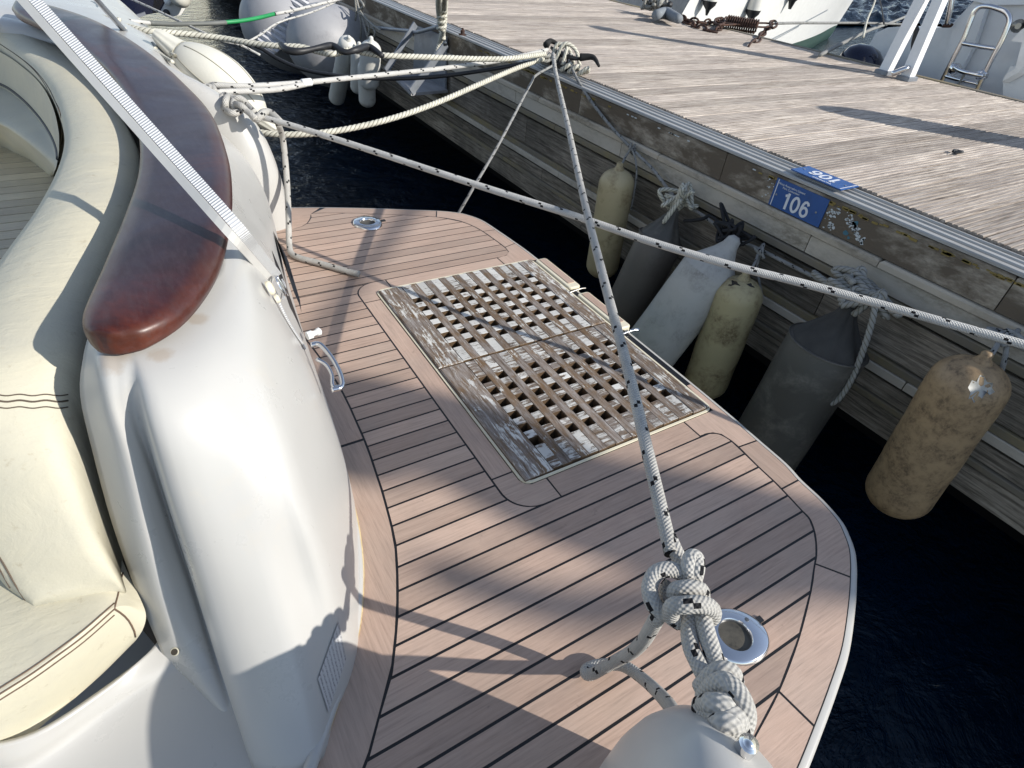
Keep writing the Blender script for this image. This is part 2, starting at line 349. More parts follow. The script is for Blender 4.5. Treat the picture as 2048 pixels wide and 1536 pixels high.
def dockwood(name, ax=0, dark=False):
    sc = [70, 70, 70]; sc[ax] = 3.2
    M = N(name, .85, 0, .15); v = M.coord(scale=tuple(sc)); v2 = M.coord(); f = M.noise(v, 1.3, 9, .75, .6); g = M.noise(v2, 2.0, 6, .65); k = M.noise(M.coord(scale=tuple([8 if i == ax else 60 for i in range(3)])), 2, 4, .6, 1.)
    if dark:
        c = M.ramp(f, [(.28, (.05, .04, .032)), (.44, (.20, .172, .14)), (.56, (.40, .35, .285)), (.75, (.56, .50, .42))])
        c = M.mix(M.ramp(g, [(.4, (.6, .6, .6)), (.65, (0, 0, 0))]), c, (.05, .045, .036))
    else:
        c = M.ramp(f, [(.32, (.10, .078, .062)), (.43, (.32, .27, .225)), (.53, (.52, .455, .395)), (.70, (.74, .675, .58))])
        c = M.mix(M.ramp(g, [(.42, (.35, .35, .35)), (.6, (0, 0, 0))]), c, (.27, .235, .22))
        c = M.mix(M.ramp(k, [(.70, (0, 0, 0)), (.76, (.8, .8, .8))]), c, (.05, .038, .03))
    M.base(M.vary(c, .2)); M.bump(f, .8, .005); return M.m
DOCKX = dockwood('silvered_dock_board'); FASC = dockwood('grimy_fascia_wood', 1, True)
MOSS = stained('mossy_fascia_wood', (.15, .122, .092), (.42, .37, .30), 7, (.5, .62), .9, 70, .7, (1, .35, 1), .15, 1.0, .006)
FLEDGE = stained('grey_fascia_ledge', (.54, .48, .39), (.20, .17, .13), 4, (.45, .7), .85, 60, .5, (1, .5, 1), .2)
FBAND = stained('pale_fascia_band', (.58, .53, .45), (.22, .195, .155), 3, (.45, .7), .8, 60, .4, (1, .4, 1), .2)
FLINE = stained('mildewed_trim', (.22, .195, .155), (.30, .24, .11), 4, (.45, .7), .85, 60, .5, (1, .5, 1), .2)
UNDER = simple('dark_pontoon_float', (.006, .006, .007), .9, spec=.1)
BLUE = stained('blue_sign_enamel', (.018, .09, .30), (.02, .05, .13), 8, (.5, .8), .4, 60, .03)
LETTER = simple('sign_white', (.70, .72, .76), .4, var=.06)
FLAKE = simple('flaking_white_paint', (.55, .58, .58), .7, var=.1); FLAKEB = simple('flaking_teal_paint', (.06, .17, .23), .7, var=.1)
TEAL = simple('teal_boot_stripe', (.0, .22, .18), .3, var=.05)
NAVY = simple('navy_hull', (.006, .009, .028), .12, var=.1)
WATERM = None
def water():
    M = N('harbour_water', .045, 0, .5, (.003, .012, .022)); M.b.inputs['IOR'].default_value = 1.33
    v = M.coord('Object', (1, 1, 1)); a = M.noise(M.coord('Object', (1.0, 1.6, 1), (0, 0, .6)), 3.2, 6, .62, .8); b = M.noise(v, 13, 4, .6, .6)
    M.base(M.ramp(M.noise(v, .8, 3, .5), [(.3, (.0008, .005, .011)), (.7, (.0014, .011, .026))]))
    M.bump(a, .8, .06).bump(b, .7, .018); return M.m
WATERM = water()

# ================================================================ SETTING
WZ = -0.70
def water_sheet():
    me = bpy.data.meshes.new('water'); me.from_pydata([(0, 0, 0), (1, 0, 0), (1, 1, 0)], [], [(0, 1, 2)]); me.materials.append(WATERM)
    o = link('water', me, None, (20, 18, WZ)); md = o.modifiers.new('waves', 'OCEAN'); md.geometry_mode = 'GENERATE'; md.repeat_x = 6; md.repeat_y = 6
    md.resolution = 10; md.viewport_resolution = 10; md.spatial_size = 9; md.size = 1.0; md.wind_velocity = 1.7; md.wave_scale = .24; md.wave_scale_min = .02; md.choppiness = .6; md.wave_alignment = .2; md.wave_direction = .8; md.damping = .3; md.depth = 20; md.random_seed = 4; md.time = 3
    tag(o, 'dark blue rippled harbour water', kind='structure')
    mb = MB(); mb.add([(-400, -400, WZ - .12), (600, -400, WZ - .12), (600, 600, WZ - .12), (-400, 600, WZ - .12)], [(0, 1, 2, 3)])
    o = mb.build('open_water', WATERM, None, (0, 0, WZ - .12)); tag(o, kind='structure')
water_sheet()
def harbour_floor():
    mb = MB(); mb.add([(-400, -400, -4), (600, -400, -4), (600, 600, -4), (-400, 600, -4)], [(0, 1, 2, 3)])
    tag(mb.build('harbour_bed', UNDER, None, (0, 0, -4)), kind='structure')
harbour_floor()

# ================================================================ DOCK
DX0, DX1, DZ = 2.42, 5.36, 0.47
dock = empty('wooden_pontoon', (2.3, 3, WZ), 'long floating wooden pontoon with silvered planks and a grimy fascia beside the boat', 'dock')
def dock_planks():
    def prof(seed):
        R = random.Random(seed); mb = MB(); wd = .128; P = []
        ys = [0, .004]; n = 6; zs = [-.004, 0]
        for k in range(1, n):
            c = wd * k / n; ys += [c - .0035, c - .0015, c + .0015, c + .0035]; zs += [0, -.0045, -.0045, 0]
        ys += [wd - .004, wd]; zs += [0, -.004]
        ys = [0] + ys + [wd]; zs = [-.03] + zs + [-.03]
        V = [(x, y, z) for x in (0, DX1 - DX0) for y, z in zip(ys, zs)]; m_ = len(ys)
        F = [(i, i + m_, i + m_ + 1, i + 1) for i in range(m_ - 1)]
        F += [tuple(range(m_)), tuple(range(2 * m_ - 1, m_ - 1, -1))]
        me = bpy.data.meshes.new('plank'); me.from_pydata(V, [], F); me.materials.append(DOCKX); return me
    me = prof(1); R = random.Random(3); y = -2.6; k = 0
    while y < 22:
        if y < 21.9:
            o = link('plank', me, dock, (DX0 + R.uniform(-.006, .004), y, DZ + R.uniform(-.0015, .0015))); o.rotation_euler.y = 0
        y += .134; k += 1
dock_planks()
mesh('understructure', *(lambda m: (m.V, m.F))(MB().box(2.95, 4.9, -3.4, 21.9, WZ - .5, DZ - .09)), UNDER, dock)
# aluminium edge strips on top, running along the near edge, and the far trim
def long(name, x0, x1, z0, z1, m, ya=-3.5, yb=22.0, c=0.004, cuts=None, gap=.004):
    cuts = [ya] + (cuts or []) + [yb]
    for a, b in zip(cuts[:-1], cuts[1:]):
        mesh(name, *(lambda q_: (q_.V, q_.F))(MB().box(x0, x1, a + gap / 2, b - gap / 2, z0, z1, c)), m, dock)
for x0, x1, z in ((2.292, 2.322, .452), (2.325, 2.352, .458), (2.355, 2.376, .462), (2.380, 2.394, .468), (2.398, 2.416, .462)):
    long('edge_strip', x0, x1, z - .013, z, ALU if x0 < 2.39 else FLINE)
long('edge_sill', 2.333, 2.42, .40, .438, UNDER)
long('far_edge_trim', 5.37, 5.43, .36, .475, FLINE); long('far_edge_trim', 5.435, 5.47, .30, .455, FLINE)
cy = [-2.1, -.83, .565, 1.80, 2.93, 4.1, 5.3, 6.5, 7.8, 9.1, 10.4, 12, 14, 16, 18, 20]
sh = lambda L, d: [a + d for a in L]
long('fascia_board', 2.296, 2.33, .308, .434, MOSS, cuts=cy)
long('fascia_bead', 2.278, 2.33, .276, .304, FLEDGE, cuts=sh(cy, .4), c=.008)
long('fascia_band', 2.290, 2.33, .196, .270, FBAND, cuts=sh(cy, .7))
long('fascia_trim', 2.282, 2.33, .160, .190, FLINE, cuts=sh(cy, .2))
long('fascia_backing', 2.34, 2.38, WZ + .4, .41, UNDER, c=0)
long('fascia_board', 2.304, 2.33, -.030, .138, FASC, cuts=sh(cy, .55))
long('fascia_trim', 2.292, 2.33, -.066, -.036, FLINE, cuts=sh(cy, .9))
long('fascia_band', 2.286, 2.33, -.105, -.070, FBAND, cuts=sh(cy, .1))
long('fascia_board', 2.300, 2.33, -.190, -.124, FASC, cuts=sh(cy, .3))
long('fascia_trim', 2.286, 2.33, -.216, -.194, FLINE, cuts=sh(cy, .8))
long('fascia_board', 2.294, 2.33, -.335, -.224, FASC, cuts=sh(cy, -.2))

# mooring number signs
def sign_text(txt, parent, right, up, pos, size, m, bold=.004, name='number'):
    cu = bpy.data.curves.new(name, 'FONT'); cu.body = txt; cu.size = size; cu.extrude = .0006; cu.offset = bold; cu.align_x = 'CENTER'; cu.align_y = 'CENTER'
    o = bpy.data.objects.new(name, cu); COL.objects.link(o); dg = bpy.context.evaluated_depsgraph_get(); dg.update()
    me = bpy.data.meshes.new_from_object(o.evaluated_get(dg)); bpy.data.objects.remove(o, do_unlink=True); me.materials.clear(); me.materials.append(m)
    r = Vector(right); u = Vector(up); n_ = r.cross(u); Mx = Matrix((r, u, n_)).transposed().to_4x4()
    me.transform(Mx); q_ = link(name, me, parent, pos); return q_
def digits(parent, right, up, org, h, m, off):
    r = Vector(right); u = Vector(up); n_ = r.cross(u); org = Vector(org) + n_ * off
    def stroke(P, w, closed=False):
        P = [Vector((p[0], p[1], 0)) for p in P]; N_ = len(P); V = []; F = []
        for i, p in enumerate(P):
            a = P[(i - 1) % N_] if closed or i else P[0]; b = P[(i + 1) % N_] if closed or i < N_ - 1 else P[-1]
            t = (b - a).normalized(); q_ = Vector((-t.y, t.x, 0)) * w / 2
            for z in (0, .0008):
                for s_ in (1, -1): V.append(org + r * (p + q_ * s_).x * h + u * (p + q_ * s_).y * h + n_ * z)
        for i in range(N_ if closed else N_ - 1):
            a = 4 * i; b = 4 * ((i + 1) % N_); F += [(a + 2, a + 3, b + 3, b + 2), (a, a + 2, b + 2, b), (a + 1, b + 1, b + 3, a + 3)]
        return V, F
    ell = lambda cx, cy_, rx, ry, a0, a1, n: [(cx + rx * math.cos(math.radians(a0 + (a1 - a0) * i / n)), cy_ + ry * math.sin(math.radians(a0 + (a1 - a0) * i / n))) for i in range(n + 1)]
    mb = MB(); mb.add(*stroke([(-.60, -.5), (-.60, .5)], .17)); mb.add(*stroke([(-.685, .365), (-.74, .31), (-.82, .27)], .15)); mb.build('digit', m, parent)
    mb = MB(); mb.add(*stroke(ell(0, 0, .235, .425, 0, 345, 23), .16, True)); mb.build('digit', m, parent)
    mb = MB(); mb.add(*stroke(ell(.70, -.17, .215, .255, 0, 345, 20), .155, True)); V_, F_ = stroke([(.485, -.17), (.49, .05), (.53, .25), (.60, .38), (.71, .43), (.82, .38), (.88, .26)], .155); mb.add([v + n_ * .0006 for v in V_], F_); mb.build('digit', m, parent)
sg = empty('mooring_number_sign', (2.29, 1.37, .36), 'blue sign 106 screwed upright to the mossy fascia board', 'sign')
mesh('plate', *(lambda q_: (q_.V, q_.F))(MB().box(2.290, 2.2955, 1.252, 1.508, .309, .424, .0)), BLUE, sg)
digits(sg, (0, -1, 0), (0, 0, 1), (2.290, 1.385, .352), .068, LETTER, .0006)
for z_, tx in ((.408, 'Nous Amarradors Llevant'), (.396, 'Port Comunitari')):
    sign_text(tx, sg, (0, -1, 0), (0, 0, 1), (2.2885, 1.425, z_), .0125, LETTER, 0, 'small_lettering')
mesh('white_edge', *(lambda q_: (q_.V, q_.F))(MB().box(2.2885, 2.2898, 1.494, 1.498, .312, .421)), LETTER, sg)
for y_ in (1.485, 1.285): lathe('screw', (2.2895, y_, .36), (2.28, y_, .36), [(0, .0045), (.0015, .0045), (.0025, .002)], GALV, sg, 10)
sg2 = empty('mooring_number_sign', (2.36, 1.35, .47), 'blue sign 106 lying flat and upside down on the aluminium edge strips', 'sign')
mesh('plate', *(lambda q_: (q_.V, q_.F))(MB().box(2.300, 2.418, 1.232, 1.470, .4685, .4725)), BLUE, sg2)
digits(sg2, (0, 1, 0), (-1, 0, 0), (2.364, 1.35, .4726), .068, LETTER, .0004)
sign_text('Port Comunitari', sg2, (0, 1, 0), (-1, 0, 0), (2.310, 1.33, .4735), .0125, LETTER, 0, 'small_lettering')
mesh('white_edge', *(lambda q_: (q_.V, q_.F))(MB().box(2.303, 2.415, 1.2385, 1.2415, .4728, .4735)), LETTER, sg2)
for y_ in (1.255, 1.45): lathe('screw', (2.36, y_, .4725), (2.36, y_, .48), [(0, .0045), (.0015, .0045), (.0025, .002)], GALV, sg2, 10)
def flakes():
    R = random.Random(5); a = MB(); b = MB()
    def fl(mb, y, z, r):
        n = 7; pts = [(2.2945, y + math.cos(i * 6.283 / n) * r * R.uniform(.5, 1.2), z + math.sin(i * 6.283 / n) * r * R.uniform(.5, 1.2) * .8) for i in range(n)]
        mb.add(pts + [(2.2965, p[1], p[2]) for p in pts], [tuple(range(n - 1, -1, -1))] + [(i, (i + 1) % n, n + (i + 1) % n, n + i) for i in range(n)])
    for i in range(30): fl(a, R.uniform(1.19, 1.245), R.uniform(.318, .408), R.uniform(.002, .009))
    for i in range(60): 
        t = R.random(); fl(a, 1.16 - t * .10 + R.uniform(-.012, .012), .395 - t * .07 + R.uniform(-.014, .014), R.uniform(.002, .009))
    for i in range(10): fl(a, R.uniform(1.515, 1.56), R.uniform(.325, .41), R.uniform(.002, .006))
    fl(b, 1.118, .383, .014); fl(b, 1.14, .335, .012); fl(b, 1.12, .322, .009)
    a.build('paint_flake', FLAKE, dock); b.build('teal_paint_flake', FLAKEB, dock)
flakes()
def moss():                                        # yellow lichen line and white chips under the aluminium strip
    R = random.Random(8); a = MB(); b = MB()
    for i in range(420):
        y = R.uniform(-.2, 4.2); z = .418 + R.uniform(-.006, .002); r = R.uniform(.002, .006)
        if math.sin(y * 2.2) + R.uniform(-.8, .8) < .2: continue
        a.box(2.2925, 2.297, y - r * 2.5, y + r * 2.5, z - r, z + r * .6, .001)
    for i in range(12):
        y = R.choice((2.2, 2.35, 2.1, 1.62, 2.5)) + R.uniform(-.08, .08); b.box(2.2925, 2.297, y - .008, y + .008, .412, .417)
    tag(a.build('lichen', simple('yellow_lichen', (.26, .19, .06), .9, bump=.4), dock), kind='stuff'); b.build('paint_chip', FLAKE, dock)
moss()
def hook(): 
    p = at(1917, 308, DZ + .004); t = empty('rope_clip', p, 'small dark metal clip lying on the sunny pontoon planks', 'clip')
    tube('clip_body', [p + Vector((-.03, .01, .006)), p + Vector((0, -.012, .012)), p + Vector((.03, .012, .006)), p + Vector((.012, .03, .008)), p + Vector((-.02, .02, .008))], .006, BLACKR, t, 8)
    b = at(925, 70, DZ); t = empty('mooring_bolt', b, 'rusty bolt head standing on the pontoon edge by the chafed white rope', 'bolt')
    lathe('bolt_head', b, b + Vector((0, 0, .1)), [(0, .03), (.006, .03), (.007, .016), (.03, .016), (.032, .008), (.045, .007)], RUST, t, 8)
hook()

# ================================================================ OUR BOAT
HX0, HX1, HY0, HY1 = .660, 1.378, .838, 1.950
boat = empty('motor_boat', (0, 1.39, WZ), 'white motor boat stern with teak swim platform and curved cream cockpit seat', 'boat')
YC = 1.395
OUT_N = [(1.409, 1.999), (1.412, 1.75), (1.412, 1.395), (1.412, .98), (1.410, .85), (1.407, .753), (1.402, .669), (1.397, .564), (1.383, .499), (1.375, .419), (1.358, .352), (1.335, .315), (1.305, .279), (1.271, .252), (1.242, .232), (1.168, .186), (1.051, .123), (.948, .082), (.847, .046), (.745, .012), (.6, -.03), (.4, -.06)]
OUT_F = [(.42, 2.87), (.574, 2.845), (.720, 2.796), (.919, 2.716), (1.08, 2.643), (1.216, 2.580), (1.29, 2.535), (1.334, 2.490), (1.374, 2.405), (1.389, 2.282), (1.403, 2.121)]
outline = cr([(*p, 0) for p in OUT_F + OUT_N], 5)
plat = empty('swim_platform', (1, YC, -.1)); plat.parent = boat; plat.location = Vector((1, YC, -.1)) - wo(boat)
# structural slab and its moulded white edge
def offs(P, d):
    out = []
    for i, p in enumerate(P):
        a = P[max(0, i - 1)]; b = P[min(len(P) - 1, i + 1)]; t = (b - a).normalized(); out.append(p + Vector((-t.y, t.x, 0)) * d)
    return out
def slab():
    back = [Vector((.35, .2, 0)), Vector((.0, .43, 0)), Vector((.04, .7, 0)), Vector((.1, 2.3, 0))]
    P = [Vector((p.x, p.y, 0)) for p in outline] + back
    def clip(P, ax, v, keep_less):
        out = []
        for i in range(len(P)):
            a, b = P[i - 1], P[i]; fa = (a[ax] <= v) == keep_less; fb = (b[ax] <= v) == keep_less
            if fa != fb:
                t = (v - a[ax]) / (b[ax] - a[ax]); out.append(a.lerp(b, t))
            if fb: out.append(b)
        return out
    mid = clip(clip(P, 1, HY1, True), 1, HY0, False)
    for Q in (clip(P, 1, HY0, True), clip(P, 1, HY1, False), clip(mid, 0, HX0, True), clip(mid, 0, HX1, False)):
        prism('platform_core', Q, -.05, -.0006, CAULK, plat)
    prof = [(-.002, -.003), (.010, -.003), (.017, -.008), (.019, -.018), (.017, -.045), (.004, -.060)]
    rows = [[p + Vector((0, 0, z)) for p in offs(outline, d)] for d, z in prof]
    V = [v for r in rows for v in r]; n = len(outline); F = [(i * n + j, i * n + j + 1, (i + 1) * n + j + 1, (i + 1) * n + j) for i in range(len(prof) - 1) for j in range(n - 1)]
    o = mesh('white_edge_moulding', V, F, GEL, plat, None, True); 
    prof = [(.015, -.052), (.027, -.062), (.028, -.10), (-.03, -.17)]
    rows = [[p + Vector((0, 0, z)) for p in offs(outline, d)] for d, z in prof]
    V = [v for r in rows for v in r]; F = [(i * n + j, i * n + j + 1, (i + 1) * n + j + 1, (i + 1) * n + j) for i in range(len(prof) - 1) for j in range(n - 1)]
    o2 = mesh('teal_underside_edge', V, F, TEAL, plat, None, True)
    return o, o2
SLAB = slab()
hullp = [(.9, .12), (1.0, .5), (1.0, 2.3), (.9, 2.68), (-4.5, 3.1), (-4.5, -.3)]
prism('hull', hullp, WZ - .3, -.175, GEL, boat)

# field planks
BY0, BY1 = .760, 2.024                                         # seams around the hatch
def interp(T, y):
    T = sorted(T)
    if y <= T[0][0]: return T[0][1]
    for (a, xa), (b, xb) in zip(T[:-1], T[1:]):
        if y <= b: return xa + (xb - xa) * (y - a) / (b - a + 1e-9)
    return T[-1][1]
LEFT = [(2.60, .46), (2.40, .20), (2.25, .25), (2.08, .262), (2.02, .282), (1.91, .305), (1.80, .321), (1.68, .335), (1.57, .344), (1.45, .3505), (1.391, .349), (1.333, .347), (1.274, .343), (1.216, .340), (1.158, .335), (1.104, .329), (1.046, .321), (.990, .314), (.932, .304), (.876, .294), (.818, .281), (.762, .262), (.705, .240), (.648, .216), (.594, .189), (.537, .158), (.48, .112), (.421, .068), (.3, -.05), (0, -.4)]
LEFT = [(y, x) for y, x in LEFT if not (2.2 < y)] + [(2.30, .17), (2.45, .05), (2.7, -.1), (2.9, -.2)]
RN = [(.02, .45), (.050, .58), (.091, .713), (.129, .838), (.183, .972), (.247, 1.101), (.286, 1.167), (.307, 1.204), (.332, 1.237), (.359, 1.266), (.392, 1.290), (.424, 1.295), (.471, 1.303), (.529, 1.311), (.591, 1.315), (.675, 1.323), (.705, 1.325), (.725, 1.322), (.742, 1.314), (.753, 1.301), (.760, 1.278)]
RF = [(2.024, 1.259), (2.028, 1.295), (2.038, 1.318), (2.056, 1.330), (2.08, 1.335), (2.102, 1.336), (2.2, 1.330), (2.288, 1.321), (2.34, 1.31), (2.386, 1.294), (2.42, 1.275), (2.454, 1.245), (2.485, 1.215), (2.513, 1.183), (2.559, 1.099), (2.615, .983), (2.677, .851), (2.729, .718), (2.748, .641)]
def corner(y):                                                # seam around the hatch, left side with its rounded corners
    x0, r = .5885, .085
    if y < BY0 + r: d = BY0 + r - y; return x0 + r - math.sqrt(max(0, r * r - d * d))
    if y > BY1 - r: d = y - (BY1 - r); return x0 + r - math.sqrt(max(0, r * r - d * d))
    return x0
def farleft(y):                                               # seam round the far corner piece
    T = [(2.598, .457), (2.608, .512), (2.624, .561), (2.650, .592), (2.679, .610), (2.705, .624), (2.730, .630), (2.748, .632)]
    return interp(T, y)
def plank(y0, y1, fl, fr, n=5, name='deck_plank'):
    ys = [y0 + (y1 - y0) * i / n for i in range(n + 1)]
    L = [(fl(y), y) for y in ys]; Rr = [(fr(y), y) for y in ys]
    L = [(a, y) for (a, y), (b, _) in zip(L, Rr) if b - a > .004]; Rr2 = [(b, y) for (a, y), (b, _) in zip([(fl(y), y) for y in ys], Rr) if b - a > .004]
    if len(L) < 2: return
    prism(name, L + Rr2[::-1], -.0022, 0.0, TEAKX, plat)
SP, G = .05715, .0031
k = -16
while True:
    y0 = BY0 + SP * k + G; y1 = BY0 + SP * (k + 1) - G; k += 1
    if y0 > 2.75: break
    if y1 < -.02: continue
    lf = lambda y: interp([(b, a) for b, a in LEFT], y) + G if y < 2.6 else max(farleft(y) + G, .3)
    if y1 <= BY0 + 1e-4:
        plank(max(y0, .0), y1, lf, lambda y: interp(RN, y) - G, 6)
    elif y0 < BY1 - 1e-3:
        y1c = min(y1, BY1 - G)
        if y1 > BY1:                                     # plank crosses the seam of the border
            plank(y0, y1c, lf, lambda y: corner(y) - G, 6); plank(BY1 + G, y1, lf, lambda y: interp(RF, y) - G, 4)
        else: plank(y0, y1, lf, lambda y: corner(y) - G, 6 if y0 < BY0 + .09 or y1 > BY1 - .09 else 2)
    else: plank(y0, min(y1, 2.745), lf, lambda y: interp(RF, y) - G, 5)
# margin boards
def sub(poly, a, b):
    """the part of a polyline between the points nearest to a and b"""
    D = cr([(*p, 0) for p in poly], 4); ia = min(range(len(D)), key=lambda i: (D[i].xy - Vector(a)).length); ib = min(range(len(D)), key=lambda i: (D[i].xy - Vector(b)).length)
    s_ = D[min(ia, ib):max(ia, ib) + 1]; s_ = s_ if ia <= ib else s_[::-1]
    return [tuple(p.xy) for p in s_]
NB = [(1.25, .763), (1.278, .762), (1.299, .756), (1.318, .739), (1.325, .705), (1.325, .675), (1.315, .591), (1.311, .529), (1.303, .471), (1.295, .424), (1.290, .392), (1.266, .359), (1.237, .332), (1.204, .307), (1.167, .286), (1.101, .247), (.972, .183), (.838, .129), (.713, .091), (.58, .050), (.40, .0)]
FB = [(.630, 2.730), (.641, 2.748), (.718, 2.729), (.851, 2.677), (.983, 2.615), (1.099, 2.559), (1.183, 2.513), (1.254, 2.454), (1.294, 2.386), (1.321, 2.288), (1.336, 2.102), (1.329, 2.059), (1.301, 2.031), (1.259, 2.026)]
OA = OUT_F + OUT_N
def shrink(P, g=.0028):                                            # leave a caulk joint round the board
    c = [Vector((p[0], p[1])) for p in P]; n = len(c); a = sum(c[i].x * c[(i + 1) % n].y - c[(i + 1) % n].x * c[i].y for i in range(n)); s_ = 1 if a > 0 else -1; out = []
    for i in range(n):
        t1 = (c[i] - c[i - 1]); t2 = (c[(i + 1) % n] - c[i])
        if t1.length < 1e-5 or t2.length < 1e-5: out.append(c[i]); continue
        t1.normalize(); t2.normalize(); n1 = Vector((-t1.y, t1.x)) * s_; n2 = Vector((-t2.y, t2.x)) * s_; b = n1 + n2
        if b.length < .2: out.append(c[i]); continue
        b.normalize(); out.append(c[i] + b * (g / max(.5, b.dot(n1))))
    return [tuple(p) for p in out]
G = .0031
def margin(P, m=TEAKX): prism('margin_board', shrink(P), -.0022, 0.0, m, plat)
def strip(border, outer, ba, bb, oa, ob, m=TEAKX): margin(sub(border, ba, bb) + sub(outer, ob, oa), m)
strip(FB, OA, (.641, 2.748), (1.183, 2.513), (.70, 2.803), (1.221, 2.578))
margin([(.42, 2.595), (.457, 2.600), (.512, 2.608), (.561, 2.624), (.592, 2.650), (.610, 2.679), (.624, 2.705), (.632, 2.730), (.641, 2.748), (.70, 2.803), (.574, 2.845), (.42, 2.87)])
strip(FB, OA, (1.183, 2.513), (1.321, 2.290), (1.221, 2.578), (1.389, 2.290))
strip(FB, OA, (1.321, 2.290), (1.336, 2.102), (1.389, 2.290), (1.403, 2.121), TEAKY)
HX0, HX1, HY0, HY1 = .660, 1.378, .838, 1.950
margin([(1.25, 2.024), (1.301, 2.031), (1.329, 2.059), (1.336, 2.102), (1.403, 2.121), (1.409, 1.999), (1.412, 1.94), (1.392, 1.94), (1.378, 1.952), (1.25, 1.952)], TEAKY)
margin([(1.25, .763), (1.278, .762), (1.299, .756), (1.318, .739), (1.325, .705), (1.325, .675), (1.402, .669), (1.407, .753), (1.410, .85), (1.412, .97), (1.39, .97), (1.378, .836), (1.25, .836)], TEAKY)
strip(NB, OA, (1.325, .675), (1.305, .500), (1.402, .669), (1.383, .499), TEAKY)
strip(NB, OA, (1.305, .500), (1.181, .293), (1.383, .499), (1.225, .222))
strip(NB, OA, (1.181, .293), (.838, .129), (1.225, .222), (.847, .046))
strip(NB, OA, (.838, .129), (.40, .0), (.847, .046), (.4, -.06))
margin([(.727, BY1), (1.25, BY1), (1.25, 1.952), (.726, 1.952)])
margin([(.727, BY0), (1.25, BY0), (1.25, .836), (.728, .836)])
cy0 = [(corner(y), y) for y in [BY0 + .0001 + .136 * (i / 10.0) ** 1.6 for i in range(11)]]
margin(cy0 + [(.657, .896), (.657, .862), (.665, .845), (.680, .836), (.728, .836), (.728, BY0)])
cy1 = [(corner(y), y) for y in [BY1 - .0001 - .137 * (i / 10.0) ** 1.6 for i in range(11)]]
margin(cy1 + [(.657, 1.887), (.657, 1.925), (.665, 1.943), (.680, 1.952), (.727, 1.952), (.727, BY1)])
margin([(.5885, .896), (.5885, 1.887), (.657, 1.887), (.657, .896)], TEAKY)
lft = [(x, y) for y, x in sorted(LEFT)]
def leftm(a, b):
    ys = [a + (b - a) * i / 14 for i in range(15)]; L = [(b_, a_) for a_, b_ in LEFT]
    margin([(interp(LEFT, y), y) for y in ys] + [(interp(LEFT, y) - .145, y) for y in ys[::-1]], TEAKY)
leftm(.30, 1.19); leftm(1.194, 2.20)
# hatch recess: cream rim and dark well
def rrect(x0, x1, y0, y1, r, n=5):
    P = []
    for cx, cy_, a0 in ((x1 - r, y0 + r, -90), (x1 - r, y1 - r, 0), (x0 + r, y1 - r, 90), (x0 + r, y0 + r, 180)):
        for i in range(n + 1): a = math.radians(a0 + 90 * i / n); P.append((cx + r * math.cos(a), cy_ + r * math.sin(a)))
    return P
def ringm(name, P, Q, z0, z1, m, parent, c=.003):
    n = len(P); V = [(*p, z0) for p in P] + [(*p, z1) for p in P] + [(*p, z1) for p in Q] + [(*p, z0) for p in Q]
    F = [((k_ * n) + i, (k_ * n) + (i + 1) % n, ((k_ + 1) * n) + (i + 1) % n, ((k_ + 1) * n) + i) for k_ in range(3) for i in range(n)]
    return mesh(name, V, F, m, parent)
ringm('cream_hatch_rim', rrect(HX0 - .003, HX1 + .006, HY0 - .002, HY1 + .002, .03), rrect(HX0 + .004, HX1 - .002, HY0 + .005, HY1 - .010, .028), -.0035, .0035, GELC, plat)
mesh('hatch_well', *(lambda q_: (q_.V, q_.F))(MB().box(HX0, HX1, HY0, HY1, -.075, -.070)), simple('well_brown', (.03, .018, .012), .8), plat)
# two white mouldings with wood inlays that frame the ladder slot at the outer edge
for a, b, lab in ((1.658, 1.93, None), (1.330, 1.610, None)):
    P = rrect(1.388, 1.448, a, b, .014, 4)
    o = prism('ladder_moulding', P, -.045, .010, GELC, plat); bv = o.modifiers.new('b', 'BEVEL'); bv.width = .006; bv.segments = 3; bv.limit_method = 'ANGLE'
    prism('wood_inlay', rrect(1.405, 1.438, a + .035, b - .012, .003, 2), .0095, .0125, TEAKY, plat)
tube('ladder_latch', [(1.375, 1.30, .008), (1.42, 1.297, .012), (1.45, 1.292, .010), (1.452, 1.300, .010), (1.42, 1.305, .010)], .004, STEEL, plat, 8)
tube('ladder_latch', [(1.36, 1.632, .006), (1.42, 1.634, .012), (1.45, 1.63, .012)], .004, DARKSTEEL, plat, 8)

# teak gratings
def grating(y0, y1, rows, pitch, lab, hy):
    t = empty('teak_grating', ((HX0 + HX1) / 2, (y0 + y1) / 2, 0), lab, 'grating', 'two hatch gratings set in the swim platform')
    zt, zb = .011, -.026
    x0, x1 = HX0 + .005, HX1 - .006
    cols = [.775 + .0637 * i for i in range(9)]; h = .0165
    R = random.Random(int(y0 * 100))
    def bx(name, a, b, c, d, z1, m, c_=.0012):
        o = mesh(name, *(lambda q_: (q_.V, q_.F))(MB().box(a, b, c, d, zb, z1, c_)), m, t); o.data.materials.append(BAREW)
        for k_ in range(2, 6): o.data.polygons[k_].material_index = 1
    bx('side_board', x0, cols[0] - h, y0, y1, zt + .0005, PEELS, .004); bx('side_board', cols[-1] + h, x1, y0, y1, zt + .0005, PEELS, .004)
    for i in range(8): bx('long_slat', cols[i] + h, cols[i + 1] - h, y0 + .001, y1 - .001, zt + R.uniform(-.0005, .0006), PEELY)
    ys = [hy + pitch * j for j in range(rows)]
    bands = [(y0 + .003, ys[0] - h)] + [(ys[j] + h, ys[j + 1] - h) for j in range(rows - 1)] + [(ys[-1] + h, y1 - .003)]
    for i in range(9):                                   # cross pieces show between the long slats
        for a, b in bands: bx('cross_block', cols[i] - h + .0001, cols[i] + h - .0001, a, b, zt - .0006 + R.uniform(-.0006, .0006), PEELX if y0 > 1.2 else PEELX2, .0008)
    return t
